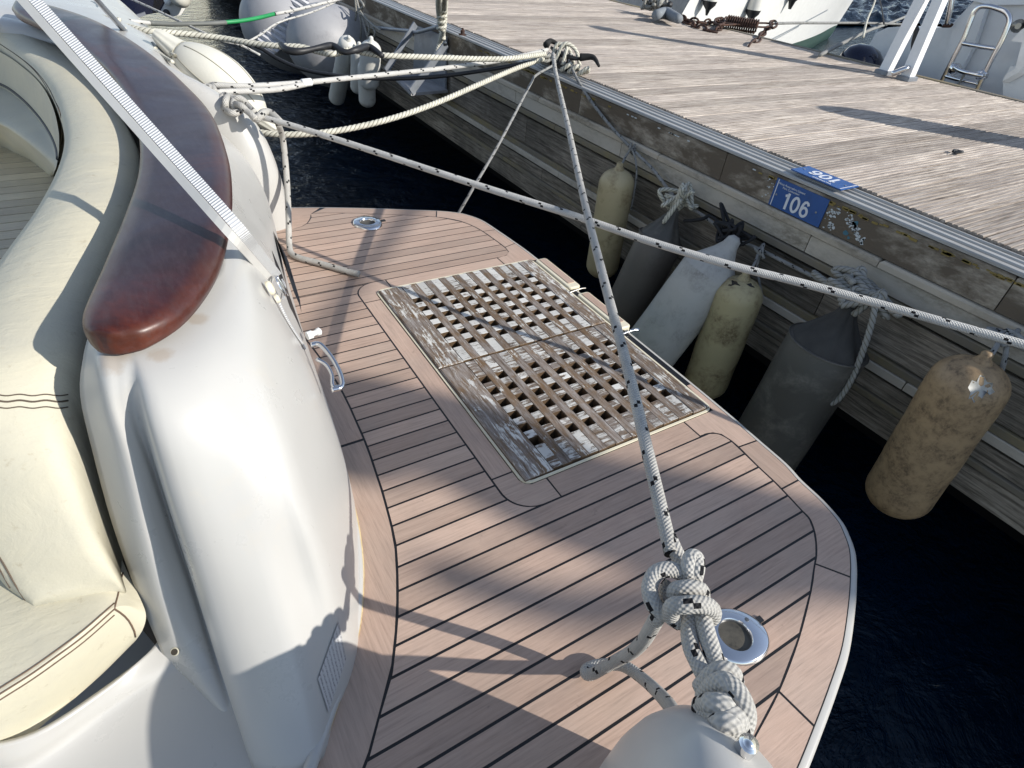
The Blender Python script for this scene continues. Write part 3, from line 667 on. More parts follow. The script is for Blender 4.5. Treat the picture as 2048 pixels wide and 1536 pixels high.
grating(1.392, 1.936, 6, .0640, 'weathered teak grating nearer the water, in full sun with most white paint left', 1.492)
grating(.846, 1.386, 6, .0625, 'weathered teak grating nearer the camera, partly shaded and more bare of paint', .962)

# pop-up deck rings
def ring(cx, cyy, lab, flip=1):
    t = empty('deck_cup_ring', (cx, cyy, 0)); t.parent = boat; t.location = Vector((cx, cyy, 0)) - wo(boat)
    out = []
    for i in range(40):
        a = 2 * math.pi * i / 40; r = .064 + .013 * max(0, math.cos(a + .9)) ** 3 + .006 * max(0, math.cos(a + .9 + 3.14)) ** 3
        out.append((cx + math.cos(a + .5 * flip) * r * 1.0, cyy + math.sin(a + .5 * flip) * r * .98))
    inn = [(cx + math.cos(2 * math.pi * i / 40 + .5 * flip) * .036, cyy + math.sin(2 * math.pi * i / 40 + .5 * flip) * .036) for i in range(40)]
    V = []; n = 40
    for P, s_, z in ((out, 1.04, .001), (out, 1.0, .007), (out, .94, .010), (inn, 1.06, .010), (inn, 1.0, .008), (inn, .97, .0012)):
        V += [(cx + (p[0] - cx) * s_, cyy + (p[1] - cyy) * s_, z) for p in P]
    F = [(k_ * n + i, k_ * n + (i + 1) % n, (k_ + 1) * n + (i + 1) % n, (k_ + 1) * n + i) for k_ in range(5) for i in range(n)]
    mesh('polished_plate', V, F, STEEL, t, None, True, autos=40)
    mesh('cup_bottom', [(cx + (p[0] - cx) * .99, cyy + (p[1] - cyy) * .99, .0013) for p in inn], [tuple(range(40))], CUPM, t)  # shallow disc coloured dark for the shade down a deep cup
    mesh('rubber_tab', *(lambda q_: (q_.V, q_.F))(MB().box(cx + .068, cx + .088, cyy - .008, cyy + .006, .0005, .006)), BLACKR, t)
    lathe('screw', (cx + .05, cyy + .012, .0095), (cx + .05, cyy + .012, .02), [(0, .005), (.001, .005), (.0015, .002)], DARKSTEEL, t, 10)
ring(.846, .257, ''); ring(.846, 2.555, '', -1)

# ---------------------------------------------------------------- transom coaming (white moulding round the seat)
G_ = [  # generatrices running down from under the wooden rail to the deck; (u, v, z) of points of the surface
 [(176, 672, .585), (166, 715, .565), (160, 790, .505), (184, 900, .405), (225, 1050, .262), (275, 1190, .118), (318, 1292, .03), (335, 1335, -.02)],
 [(200, 665, .600), (200, 735, .588), (212, 815, .535), (248, 930, .435), (286, 1070, .300), (324, 1195, .162), (355, 1290, .065), (378, 1370, -.02)],
 [(228, 655, .602), (238, 735, .590), (248, 822, .528), (292, 940, .415), (336, 1070, .272), (378, 1190, .138), (414, 1310, .035), (450, 1440, -.03)],
 [(250, 655, .602), (266, 735, .590), (276, 822, .524), (312, 940, .398), (354, 1070, .252), (394, 1190, .120), (432, 1310, .024), (482, 1450, -.033)],
 [(268, 640, .602), (294, 740, .591), (312, 850, .543), (344, 980, .440), (386, 1120, .315), (428, 1260, .182), (472, 1400, .066), (520, 1560, -.03)],
 [(325, 620, .602), (380, 730, .585), (430, 850, .520), (480, 1000, .405), (520, 1140, .290), (560, 1290, .165), (606, 1430, .060), (634, 1530, .002), (642, 1560, -.02)],
 [(365, 590, .602), (440, 700, .580), (505, 850, .490), (560, 1010, .370), (600, 1150, .240), (635, 1280, .130), (672, 1400, .020), (678, 1420, -.02)],
 [(400, 550, .602), (480, 660, .575), (560, 830, .470), (620, 1000, .335), (655, 1110, .230), (690, 1210, .110), (716, 1262, .015), (718, 1270, -.02)],
]
rowsG = [[at(*p) for p in g] for g in G_]
# further stations in world coordinates: top edge, shoulder, silhouette, foot
def st(P): return [Vector(p) for p in P]
rowsG += [
 st([(.085, 1.20, .602), (.125, 1.15, .575), (.158, 1.09, .49), (.188, 1.02, .36), (.207, .985, .25), (.220, .955, .12), (.226, .935, .02), (.226, .93, -.02)]),
 st([(.112, 1.42, .602), (.150, 1.38, .575), (.178, 1.32, .49), (.213, 1.26, .36), (.238, 1.22, .25), (.258, 1.19, .12), (.264, 1.175, .02), (.264, 1.17, -.02)]),
 st([(.125, 1.62, .604), (.165, 1.60, .578), (.195, 1.56, .49), (.240, 1.50, .36), (.265, 1.47, .25), (.282, 1.44, .12), (.288, 1.42, .02), (.288, 1.42, -.02)]),
 st([(.130, 1.85, .606), (.175, 1.84, .58), (.215, 1.81, .49), (.270, 1.76, .36), (.298, 1.73, .25), (.308, 1.70, .12), (.310, 1.68, .02), (.310, 1.68, -.02)]),
 st([(.130, 2.10, .61), (.18, 2.09, .585), (.235, 2.06, .50), (.300, 2.02, .37), (.332, 1.99, .26), (.340, 1.96, .12), (.340, 1.94, .02), (.340, 1.94, -.02)]),
 st([(.120, 2.40, .62), (.175, 2.39, .59), (.25, 2.35, .50), (.335, 2.30, .37), (.375, 2.26, .26), (.380, 2.24, .12), (.380, 2.22, .02), (.380, 2.22, -.02)]),
 st([(.080, 2.75, .63), (.15, 2.74, .59), (.24, 2.70, .49), (.350, 2.62, .37), (.40, 2.58, .26), (.42, 2.56, .12), (.42, 2.54, .02), (.42, 2.54, -.02)]),
 st([(.00, 3.02, .64), (.08, 3.04, .59), (.18, 3.05, .49), (.30, 3.02, .37), (.37, 3.0, .26), (.40, 2.98, .12), (.40, 2.9, .02), (.40, 2.9, -.02)]),
]
coam = grid('transom_coaming', rowsG, GEL, boat, 4, 5, solid=0.0)
_l = lambda u, v, z: tuple(at(u, v, z) - ORG['transom_coaming'])
coam.data.materials[0] = gel('stained_gelcoat', spots=((_l(232, 722, .588), .045), (_l(215, 805, .53), .012), (_l(395, 635, .598), .03), (_l(320, 705, .60), .03), (_l(455, 765, .52), .014)))
coamV = [coam.matrix_world @ v.co for v in coam.data.vertices]
bpy.context.view_layer.update()
BV = BVHTree.FromPolygons([ORG['transom_coaming'] + v.co for v in coam.data.vertices], [tuple(p.vertices) for p in coam.data.polygons])
coam.modifiers.new('solid', 'SOLIDIFY').thickness = .008
def on(u, v, lift=0.0):                       # point on the coaming under photograph pixel (u, v)
    hit = BV.ray_cast(Vector((0, 0, CAMH)), ray(u, v).normalized())
    if hit[0] is None: return at(u, v, .3), Vector((0, 0, 1))
    n = hit[1]; n = n if n.dot(ray(u, v)) < 0 else -n
    return hit[0] + n * lift, n
def patch(name, px, m, parent, lift=.0012):
    P = [on(u, v, lift)[0] for u, v in px]; Q = [on(u, v, -.002)[0] for u, v in px]; n = len(P)
    return mesh(name, P + Q, [tuple(range(n))] + [(i, (i + 1) % n, n + (i + 1) % n, n + i) for i in range(n)], m, parent)
# hole at the end of the small ridge
def dhole():
    c, n = on(350, 1303, .0015); u = (on(362, 1293)[0] - on(338, 1312)[0]).normalized(); v = n.cross(u)
    P = [c + u * math.cos(i * math.pi / 8) * .013 + v * math.sin(i * math.pi / 8) * .006 for i in range(16)]
    Q = [c + u * math.cos(i * math.pi / 8) * .0155 + v * math.sin(i * math.pi / 8) * .0085 - n * .001 for i in range(16)]
    mesh('drain_hole', P, [tuple(range(16))], simple('drain_brown', (.06, .045, .03), .7), boat)
    mesh('drain_rim', P + Q, [(i, (i + 1) % 16, 16 + (i + 1) % 16, 16 + i) for i in range(16)], GELC, boat)
dhole()
# printed plate with fine lines low on the outer face
LINES = N('printed_panel', .5); _v = LINES.coord(scale=(1, 1, 1)); _tc = LINES.n('TexCoord'); _sp = LINES.n('SeparateXYZ'); LINES.l(_tc.outputs['UV'], _sp.inputs[0])
_row = LINES.math('SINE', LINES.math('MULTIPLY', _sp.outputs['X'], 2 * math.pi * 9)); _n = LINES.noise(_v, 420, 3, .7)
_k = LINES.math('MULTIPLY', LINES.ramp(_row, [(.0, (0, 0, 0)), (.35, (1, 1, 1))]), LINES.ramp(_n, [(.42, (0, 0, 0)), (.55, (1, 1, 1))]))
_e = LINES.ramp(LINES.math('MULTIPLY', LINES.math('MULTIPLY', _sp.outputs['X'], LINES.math('SUBTRACT', 1, _sp.outputs['X'])), 10.0), [(.0, (.6, .6, .6)), (.25, (0, 0, 0))])
LINES.base(LINES.mix(_k, LINES.mix(_e, (.50, .50, .50), (.25, .25, .25)), (.22, .22, .23)))
def gpatch(name, q, m, n=8):
    V = []; F = []; U = []
    for i in range(n + 1):
        for j in range(n + 1):
            a, b = i / n, j / n; u = (1 - a) * ((1 - b) * q[0][0] + b * q[1][0]) + a * ((1 - b) * q[3][0] + b * q[2][0]); v = (1 - a) * ((1 - b) * q[0][1] + b * q[1][1]) + a * ((1 - b) * q[3][1] + b * q[2][1]); V.append(on(u, v, .0025)[0])
    for i in range(n):
        for j in range(n): F.append((i * (n + 1) + j, i * (n + 1) + j + 1, (i + 1) * (n + 1) + j + 1, (i + 1) * (n + 1) + j)); U.append(((i / n, j / n), (i / n, (j + 1) / n), ((i + 1) / n, (j + 1) / n), ((i + 1) / n, j / n)))
    return mesh(name, V, F, m, boat, None, True, U)
gpatch('printed_panel', [(675, 1243), (690, 1317), (655, 1425), (634, 1358)], LINES.m)
# vent slots
for px in ([(546, 462), (565, 500), (590, 570), (600, 612), (588, 585), (562, 512)], [(543, 500), (560, 540), (585, 610), (606, 670), (580, 615), (556, 548)], [(560, 488), (576, 520), (600, 600), (603, 625), (580, 545)]):
    P = []
    ctr = []
    n = len(px) // 2
    a = [on(u, v, .001)[0] for u, v in px]
    mesh('vent_slot', a, [tuple(range(len(a)))], BLACKR, boat)
# white knob and stainless folding eye on the outer face
kp = at(622, 663, .30) ; kp = Vector((.262, 1.425, .285))
kt = on(614, 672)[0]
lathe('drain_knob', kt, kt + Vector((.05, .012, 0)), [(0, .011), (.014, .011), (.016, .007), (.026, .007), (.028, .010), (.036, .011), (.040, .006)], WHITEP, boat, 12)
ep = on(640, 740)[0]
tube('folding_eye', [ep + Vector(p) for p in ((0, .06, .035), (.02, .052, .036), (.034, .01, .02), (.038, -.04, .0), (.03, -.068, -.012), (.005, -.07, -.012))], .0065, STEEL, boat, 10)
tube('folding_eye', [ep + Vector(p) for p in ((0, .02, .02), (.016, .0, .012), (.020, -.03, .0), (.012, -.06, -.01), (.028, -.066, -.012))], .005, STEEL, boat, 10)

# foot of the moulding: thin stained lip along the deck
lip = [(674, 893), (690, 940), (703, 1000), (714, 1050), (721, 1100), (724, 1150), (722, 1200), (717, 1250), (708, 1290), (692, 1355), (672, 1410), (648, 1480), (620, 1560)]
LIPM = stained('stained_sealant', (.62, .50, .27), (.25, .16, .07), 10, (.45, .65), .6, 60, .2)
tube('sealant_bead', [at(u, v, .003) for u, v in lip], .0055, LIPM, boat, 8)
tube('foot_lip', [at(u - 8, v, .008) for u, v in lip], .012, GEL, boat, 10)

# cockpit floor mouldings in front (bottom left) and the white flange beyond the rail
walk = [[at(u, v, z) for u, v, z in r] for r in (
 [(-260, 1500, .05), (-60, 1490, .05), (70, 1462, .04), (200, 1380, .025), (290, 1312, .015), (345, 1268, .01), (430, 1300, .0)],
 [(-260, 1560, .02), (-60, 1520, .02), (50, 1500, .012), (190, 1408, .005), (300, 1345, .0), (380, 1310, -.002), (470, 1345, -.02)],
 [(-260, 1600, -.03), (-60, 1555, -.035), (60, 1535, -.04), (210, 1440, -.035), (330, 1372, -.02), (410, 1340, -.012), (500, 1390, -.03)],
 [(-200, 1700, -.06), (0, 1640, -.06), (140, 1600, -.06), (260, 1560, -.055), (390, 1500, -.045), (480, 1450, -.035), (560, 1500, -.04)],
 [(-200, 2000, -.06), (0, 1900, -.06), (180, 1850, -.06), (320, 1800, -.06), (470, 1720, -.05), (580, 1640, -.045), (660, 1680, -.045)])]
grid('walkway_moulding', walk, GEL, boat, 6, 6, solid=.01)
mesh('cockpit_floor_base', *(lambda q_: (q_.V, q_.F))(MB().box(-3.5, -.28, 1.3, 5.4, .09, .14)), simple('dark_floor_caulk', (.07, .055, .04), .7), boat)

# ---------------------------------------------------------------- wooden rail
def ringloft(name, st_, m, parent, prof, n_sp=5, uvl=True, caps=True):
    """stations (pL, pR) joined with a closed section prof(s) -> (across -1..1, height)"""
    L = cr([a for a, b in st_], n_sp); R_ = cr([b for a, b in st_], n_sp); k = len(prof); V = []; F = []; U = []
    for i, (a, b) in enumerate(zip(L, R_)):
        c = (a + b) / 2; h = (b - a) / 2
        tt = i / (len(L) - 1); e = min(1, max(.12, math.sin(min(1, (1 - tt) / .09) * math.pi / 2) ** .6), 1) * min(1, max(.2, math.sin(min(1, tt / .06) * math.pi / 2) ** .6))
        for x, z in prof: V.append(c + h * x + Vector((0, 0, z * e)))
    M_ = len(L)
    for i in range(M_ - 1):
        for j in range(k):
            j2 = (j + 1) % k; F.append((i * k + j, i * k + j2, (i + 1) * k + j2, (i + 1) * k + j))
            g = lambda jj: .5 + .5 * prof[jj % k][0]
            U.append(((g(j), i / (M_ - 1)), (g(j2), i / (M_ - 1)), (g(j2), (i + 1) / (M_ - 1)), (g(j), (i + 1) / (M_ - 1))))
    if caps:
        F.append(tuple(range(k - 1, -1, -1))); U.append(tuple((.5, 0) for _ in range(k))); F.append(tuple((M_ - 1) * k + j for j in range(k))); U.append(tuple((.5, 1) for _ in range(k)))
    return mesh(name, V, F, m, parent, None, True, U)
rp = [(-1, 0), (-.99, .008), (-.96, .015), (-.86, .022), (-.55, .027), (0, .029), (.55, .027), (.86, .022), (.96, .015), (.99, .008), (1, 0), (.97, -.010), (.85, -.016), (0, -.018), (-.85, -.016), (-.97, -.010)]
WR = [  # (left px, right px, z) from the far end to the near end
 ((24, 20), (30, 8), .715), ((40, 36), (52, 10), .713), ((95, 62), (110, 22), .71), ((150, 92), (180, 44), .70), ((205, 136), (245, 76), .69), ((243, 184), (312, 122), .675),
 ((270, 240), (372, 176), .66), ((281, 300), (425, 235), .65), ((277, 362), (456, 315), .645), ((256, 430), (465, 395), .64), ((228, 500), (458, 468), .637), ((204, 558), (440, 535), .633),
 ((183, 606), (408, 592), .630), ((170, 642), (360, 645), .627), ((170, 668), (300, 680), .624), ((180, 683), (262, 690), .622), ((194, 690), (232, 694), .621), ((206, 693), (218, 695), .620)]
rail = ringloft('wooden_rail', [(at(*a, z), at(*b, z)) for a, b, z in WR], MAHOG, boat, rp, 6)
# white strip seen beyond the far end of the rail
grid('far_coaming_flange', [[at(u, v, z) for u, v, z in r] for r in (
  [(-60, 60, .66), (0, 42, .655), (60, 62, .64), (130, 98, .62), (200, 150, .60), (232, 200, .585)],
  [(-60, 5, .68), (20, 0, .68), (90, 20, .67), (160, 60, .655), (235, 110, .635), (262, 175, .61)],
  [(-40, -70, .66), (60, -50, .66), (140, -20, .655), (215, 30, .645), (300, 90, .62), (330, 150, .60)],
  [(40, -120, .58), (120, -80, .58), (200, -30, .58), (262, 20, .57), (330, 90, .55), (375, 150, .53)])], GEL, boat, 5, 5, solid=.01)

# ---------------------------------------------------------------- cushions
CS = [((-330, -90), (-150, -20), .60), ((-160, -20), (0, 30), .60), ((-60, 50), (98, 80), .60), ((30, 108), (155, 118), .60), ((86, 162), (205, 172), .60), ((112, 220), (248, 232), .60), ((120, 275), (279, 305), .595), ((106, 336), (266, 400), .585),
      ((62, 418), (222, 500), .575), ((0, 502), (183, 590), .56), ((-80, 620), (163, 680), .54), ((-125, 740), (141, 738), .515), ((-135, 850), (137, 800), .475), ((-125, 940), (146, 920), .41), ((-95, 1030), (172, 1020), .335), ((-40, 1110), (206, 1095), .265), ((25, 1172), (230, 1150), .21), ((62, 1205), (222, 1172), .185)]
def backrest():
    b = .15; prof = [(-1, None), (-1.0, -.06), (-.97, -.025), (-.88, .0), (-.6, .02), (0, .03), (.6, .02), (.88, .0), (.97, -.025), (1.0, -.06), (1, None)]
    L = cr([at(*a, z) for a, c, z in CS], 5); R_ = cr([at(*c, z) for a, c, z in CS], 5); k = len(prof); V = []; F = []
    for a, c in zip(L, R_):
        m_ = (a + c) / 2; h = (c - a) / 2; f = min(1, max(.15, (m_.z - .16) / .1))
        for x, z in prof:
            p = m_ + h * x; p.z = m_.z + z * f if z is not None else b
            V.append(p)
    M_ = len(L)
    for i in range(M_ - 1):
        for j in range(k):
            j2 = (j + 1) % k; F.append((i * k + j, i * k + j2, (i + 1) * k + j2, (i + 1) * k + j))
    F += [tuple(range(k - 1, -1, -1)), tuple((M_ - 1) * k + j for j in range(k))]
    t = empty('backrest_cushion', (-.3, 1.6, .15), 'tall curved cream vinyl backrest cushion inside the wooden rail', 'cushion')
    o = mesh('padded_body', V, F, VINYL, t, None, True)
    # stitched seams across the pad
    bv = BVHTree.FromPolygons(V, F)
    def onc(u, v, l=.0008):
        h_ = bv.ray_cast(Vector((0, 0, CAMH)), ray(u, v).normalized()); return (h_[0] - ray(u, v).normalized() * l) if h_[0] else None
    seam = simple('dark_stitching', (.10, .075, .055), .8)
    for dv, r in ((0, .0011), (12, .0016), (25, .0011)):
        P = [onc(u, 790 + dv + 1.5 * math.sin(u * .12)) for u in range(-20, 137, 6)]; P = [p for p in P if p]
        if len(P) > 3: tube('stitched_seam', P, r, seam, t, 6, raw=True)
    for px in ([(-10, 1100), (8, 1130), (28, 1165), (50, 1200)], [(-14, 1118), (2, 1143), (20, 1175), (38, 1200)]):
        P = [onc(u, v) for u, v in px]; P = [p for p in P if p]
        if len(P) > 2: tube('stitched_seam', P, .0016, seam, t, 6)
    for off in ((0, 0), (6, 4)):
        P = [onc(u + off[0], v + off[1]) for u, v in ((0, 88), (30, 108), (60, 132), (84, 160), (103, 195), (116, 230), (121, 262), (118, 285))]; P = [p for p in P if p]
        if len(P) > 2: tube('stitched_seam', P, .0018, seam, t, 6)
    return t
backrest()
# inner face, bench and floor seen inside the curve
def inner():
    t = empty('cockpit_bench', (-.5, 2.6, -.1), 'cream vinyl bench seat curving inside the far part of the cockpit', 'cushion')
    rw = [[(-200, 40), (-80, 72), (0, 104), (50, 138), (84, 172), (106, 215), (117, 262), (118, 300)], [(-200, 110), (-80, 142), (0, 168), (40, 194), (75, 230), (100, 266), (113, 296), (116, 318)],
          [(-200, 120), (-80, 152), (0, 179), (40, 204), (72, 238), (97, 273), (110, 302), (115, 322)], [(-200, 186), (-80, 215), (0, 240), (34, 260), (64, 284), (90, 308), (106, 325), (112, 336)],
          [(-200, 205), (-80, 232), (0, 256), (32, 274), (62, 296), (88, 318), (104, 334), (110, 341)], [(-200, 250), (-80, 272), (0, 292), (30, 306), (60, 320), (84, 338), (98, 350), (106, 352)]]
    zs = (.57, .43, .41, .39, .34, .148)
    grid('bench_upholstery', [[at(u, v, z) for u, v in r] for r, z in zip(rw, zs)], VINYL, t, 5, 5)
    tube('black_piping', [at(u, v, .43) for u, v in rw[1]], .006, BLACKR, t, 8)
inner()
PLY = teak('pale_cockpit_teak', (3, 60, 60), (.66, .58, .42))
for i in range(54):
    y = 1.34 + i * .075
    mesh('floor_plank', *(lambda q_: (q_.V, q_.F))(MB().box(-2.2, -.3, y + .004, y + .071, .1402, .147)), PLY, boat)
def seat():
    t = empty('seat_cushion', (-.35, .75, .0), 'cream vinyl seat pad with pale piped front edge at the lower left', 'cushion')
    rows = [
     [(-260, 1130, .16), (-100, 1130, .16), (0, 1140, .16), (120, 1150, .16), (200, 1120, .16), (240, 1110, .155)],
     [(-260, 1290, .172), (-100, 1270, .172), (0, 1240, .172), (120, 1200, .172), (215, 1150, .17), (262, 1160, .14)],
     [(-260, 1480, .172), (-100, 1420, .172), (0, 1365, .172), (110, 1292, .172), (222, 1210, .168), (284, 1205, .12)],
     [(-260, 1530, .165), (-100, 1455, .165), (0, 1394, .165), (114, 1318, .165), (231, 1220, .160), (292, 1232, .10)],
     [(-260, 1570, .12), (-100, 1490, .12), (0, 1430, .12), (122, 1352, .115), (240, 1258, .11), (286, 1258, .075)],
     [(-260, 1590, .06), (-100, 1520, .05), (0, 1480, .045), (110, 1410, .035), (215, 1330, .03), (272, 1280, .04)],
     [(-260, 1600, .04), (-100, 1540, .03), (10, 1508, .02), (100, 1438, .015), (200, 1352, .01), (262, 1290, .02)]]
    P = [[at(*p) for p in r] for r in rows]
    o = grid('padded_body', P, VINYL, t, 6, 5)
    seam = simple('brown_stitching', (.14, .09, .06), .8)
    bv = BVHTree.FromPolygons([ORG[o.name] + v.co for v in o.data.vertices], [tuple(p.vertices) for p in o.data.polygons])
    def onc(u, v, l=.0012):
        h_ = bv.ray_cast(Vector((0, 0, CAMH)), ray(u, v).normalized()); return (h_[0] - ray(u, v).normalized() * l) if h_[0] else None
    Lp = [(-100, 1452), (0, 1388), (60, 1350), (114, 1312), (170, 1270), (229, 1218)]
    for dv, r, m in ((-12, .0012, seam), (0, .0014, seam), (12, .0012, seam)):
        tube('stitched_seam', [q_ for q_ in (onc(p.x, p.y + dv) for p in cr([(a_, b_, 0) for a_, b_ in Lp], 6)) if q_], r, m, t, 6, raw=True)
    tube('stitched_seam', [q_ for q_ in (onc(u, v) for u, v in ((229, 1218), (232, 1205), (236, 1190), (239, 1175), (242, 1160), (246, 1145))) if q_], .0014, seam, t, 6, raw=True)
    tube('stitched_seam', [q_ for q_ in (onc(u, v) for u, v in ((229, 1218), (240, 1225), (250, 1233), (258, 1242), (264, 1252), (269, 1263), (271, 1274))) if q_], .0016, seam, t, 6, raw=True)
seat()
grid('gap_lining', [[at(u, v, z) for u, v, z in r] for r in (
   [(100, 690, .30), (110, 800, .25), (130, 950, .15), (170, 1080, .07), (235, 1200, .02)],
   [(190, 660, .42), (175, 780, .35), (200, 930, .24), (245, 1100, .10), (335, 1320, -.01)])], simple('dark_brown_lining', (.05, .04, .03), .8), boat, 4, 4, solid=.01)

# ---------------------------------------------------------------- the two stern corner mouldings
def wing(name, sgn):
    """sgn +1: far corner, mirrored for the near one; x stations of a rounded nose"""
    S_ = [(.530, .00, .040, .045, 2.755), (.525, .14, .085, .07, 2.755), (.508, .28, .115, .09, 2.755), (.48, .385, .135, .10, 2.757), (.44, .455, .15, .11, 2.762), (.37, .52, .160, .125, 2.775), (.26, .585, .145, .13, 2.84), (.12, .63, .16, .15, 3.0), (-.2, .66, .19, .18, 3.45), (-.9, .68, .24, .22, 4.3), (-1.6, .68, .27, .27, 4.7)]
    if sgn < 0: S_ = S_[:6] + [(.30, .50, .15, .13, 2.80), (.20, .40, .14, .13, 2.86), (.08, .24, .12, .12, 2.95), (-.1, .10, .10, .1, 3.05), (-.5, .06, .1, .1, 3.1)]
    rings = []
    for x, h, wi, wo_, yc in S_:
        R_ = []
        hh = max(h, .012)
        for j in range(17):
            a = math.pi * j / 16; cx = math.cos(a); sx = math.sin(a)
            yy = (wi if cx > 0 else wo_) * (abs(cx) ** .75) * (1 if cx > 0 else -1)
            R_.append(Vector((x, yc - yy, -.02 + (hh + .02) * (sx ** .55 if sx > 0 else 0))))
        rings.append(R_)
    if sgn < 0: rings = [[Vector((p.x, 2 * YC - p.y, p.z)) for p in r][::-1] for r in rings]
    V = []; F = []
    C = [cr([rings[i][j] for i in range(len(rings))], 4) for j in range(17)]; k = len(C[0])
    V = [C[j][i] for i in range(k) for j in range(17)]
    for i in range(k - 1):
        for j in range(16): F.append((i * 17 + j, i * 17 + j + 1, (i + 1) * 17 + j + 1, (i + 1) * 17 + j))
    F.append(tuple(range(17)))
    return mesh(name, V, F, GEL, boat, None, True), V, F
_, wv, wf = wing('stern_corner_moulding', 1); _, wv2, wf2 = wing('stern_corner_moulding', -1)
pin = at(1487, 1500, .50)
tube('cleat_pin', [pin + Vector((0, 0, -.06)), pin + Vector((0, 0, .01)), pin + Vector((0, 0, .02))], lambda t: .011 if t < .9 else .007, STEEL, boat, 12)
tube('cleat_pin', [Vector((.30, 2.76, .46)), Vector((.30, 2.76, .53))], .011, STEEL, boat, 12)

# ---------------------------------------------------------------- strap holding the tender gear
def ribbon(name, P, wv_, th, m, parent, nrm=None, span=8):
    Q = cr(P, span); W = cr(wv_, span); V = []; F = []; U = []; L = 0
    for i, (p, w_) in enumerate(zip(Q, W)):
        if i: L += (Q[i] - Q[i - 1]).length
        t = (Q[min(i + 1, len(Q) - 1)] - Q[max(i - 1, 0)]).normalized(); n = t.cross(w_).normalized() * th / 2
        V += [p - w_ / 2 - n, p + w_ / 2 - n, p + w_ / 2 + n, p - w_ / 2 + n]
        if i:
            b = (i - 1) * 4
            for j in range(4):
                k = (j + 1) % 4; F.append((b + j, b + k, b + 4 + k, b + 4 + j)); U.append(((0, L0), (1, L0), (1, L), (0, L)))
        L0 = L
    F += [(0, 3, 2, 1), tuple(len(V) - 4 + j for j in range(4))]; U += [((0, 0),) * 4, ((0, 0),) * 4]
    return mesh(name, V, F, m, parent, None, False, U)
def strap():
    A = on(540, 560, .012)[0]; B = at(-20, -87, 1.04); t = empty('webbing_strap', A, 'white ribbed webbing strap running from a buckle on the coaming up over the wooden rail', 'strap')
    Bl = at(22, -60, .97); Al = on(520, 556, .012)[0]
    d = (B - A).normalized(); side = d.cross(Vector((0, 0, 1))).normalized(); vw = (A - Vector((0, 0, CAMH))).normalized()
    sd_ = d.cross(vw).normalized(); 
    if sd_.dot(RC @ Vector((1, 0, 0))) < 0: sd_ = -sd_
    Cc = at(466, 459, .690); P = [A, A.lerp(Cc, .6), Cc, Cc.lerp(B, .25), Cc.lerp(B, .5), Cc.lerp(B, .75), B]
    ribbon('ribbed_band', [p + sd_ * .010 for p in P], [sd_ * .021] * 7, .003, WEB, t)
    ribbon('smooth_edge_band', [p - sd_ * .008 - Vector((0, 0, .004)) for p in P], [(sd_ * .8 + Vector((0, 0, .5))).normalized() * .017] * 7, .003, simple('smooth_webbing', (.60, .59, .56), .6, var=.05), t)
    # buckle
    Bk = on(546, 578, .012)[0]; n = on(546, 578)[1]; u = (on(556, 600)[0] - on(530, 555)[0]).normalized(); v = n.cross(u)
    mb = MB(); Q = [Bk + n * .006 + u * a * .02 + v * b * .015 for a, b in ((-1, -1), (1, -1), (1, 1), (-1, 1))]
    tube('buckle_loop', [Q[0], Q[1], Q[2], Q[3]], .003, STEEL, t, 8, closed=True)
    tube('buckle_bar', [Bk + n * .010 - u * .025 - v * .004, Bk + n * .012 + u * .01, Bk + n * .010 + u * .024 + v * .003], .0035, STEEL, t, 8)
    c = on(531, 580, .006)[0]; mb = MB(); 
    lathe('buckle_pad', c, c + n * .02, [(0, .016), (.004, .017), (.010, .014), (.012, .008)], GELC, t, 12)
    c = on(548, 600, .004)[0]; lathe('strap_button', c, c + n * .02, [(0, .010), (.006, .010), (.009, .006)], GELC, t, 14)
    T = [on(a, b, c)[0] for a, b, c in ((549, 600, .008), (562, 625, .006), (580, 655, .004), (598, 682, .004), (610, 700, .004))]
    sd2 = [(on(a + 6, b - 4)[0] - on(a - 6, b + 4)[0]).normalized() * .017 for a, b in ((549, 600), (562, 625), (576, 655), (592, 682), (600, 695))]
    ribbon('loose_tail', T, sd2, .003, WEB, t, span=5)
    T = [on(a, b, c)[0] for a, b, c in ((558, 560, .008), (562, 575, .012), (563, 590, .010), (560, 602, .008))]
    ribbon('folded_tail', T, [s_ for s_ in sd2[:4]], .003, WEB, t, span=5)
strap()

# ================================================================ FENDERS
def dirtyf(name, c, d, d2=None, **k):
    return stained(name, c, d, k.get('sc', 6), k.get('thr', (.46, .6)), .5, 90, .25, amt=k.get('amt', .9))
F1 = dirtyf('yellowed_fender_vinyl', (.50, .42, .25), (.20, .14, .07), sc=8, thr=(.5, .66)); F3 = dirtyf('grey_fender_vinyl', (.44, .43, .40), (.20, .19, .175), sc=7, thr=(.47, .7)); F4 = dirtyf('greenish_fender_vinyl', (.44, .38, .22), (.14, .10, .05), sc=9, thr=(.47, .64))
F6 = dirtyf('grimy_fender_vinyl', (.42, .29, .16), (.085, .055, .033), sc=22, thr=(.40, .66)); CLOTH = dirtyf('charcoal_fender_cover', (.085, .08, .07), (.22, .20, .17), sc=7, thr=(.48, .70)); CLOTH2 = dirtyf('brown_grey_fender_cover', (.12, .105, .09), (.055, .045, .035), sc=5, thr=(.5, .7))
FW = dirtyf('white_fender_vinyl', (.66, .65, .60), (.22, .20, .16), thr=(.55, .75)); FCR = dirtyf('cream_fender_vinyl', (.66, .64, .56), (.42, .38, .26), thr=(.55, .8), amt=.5)
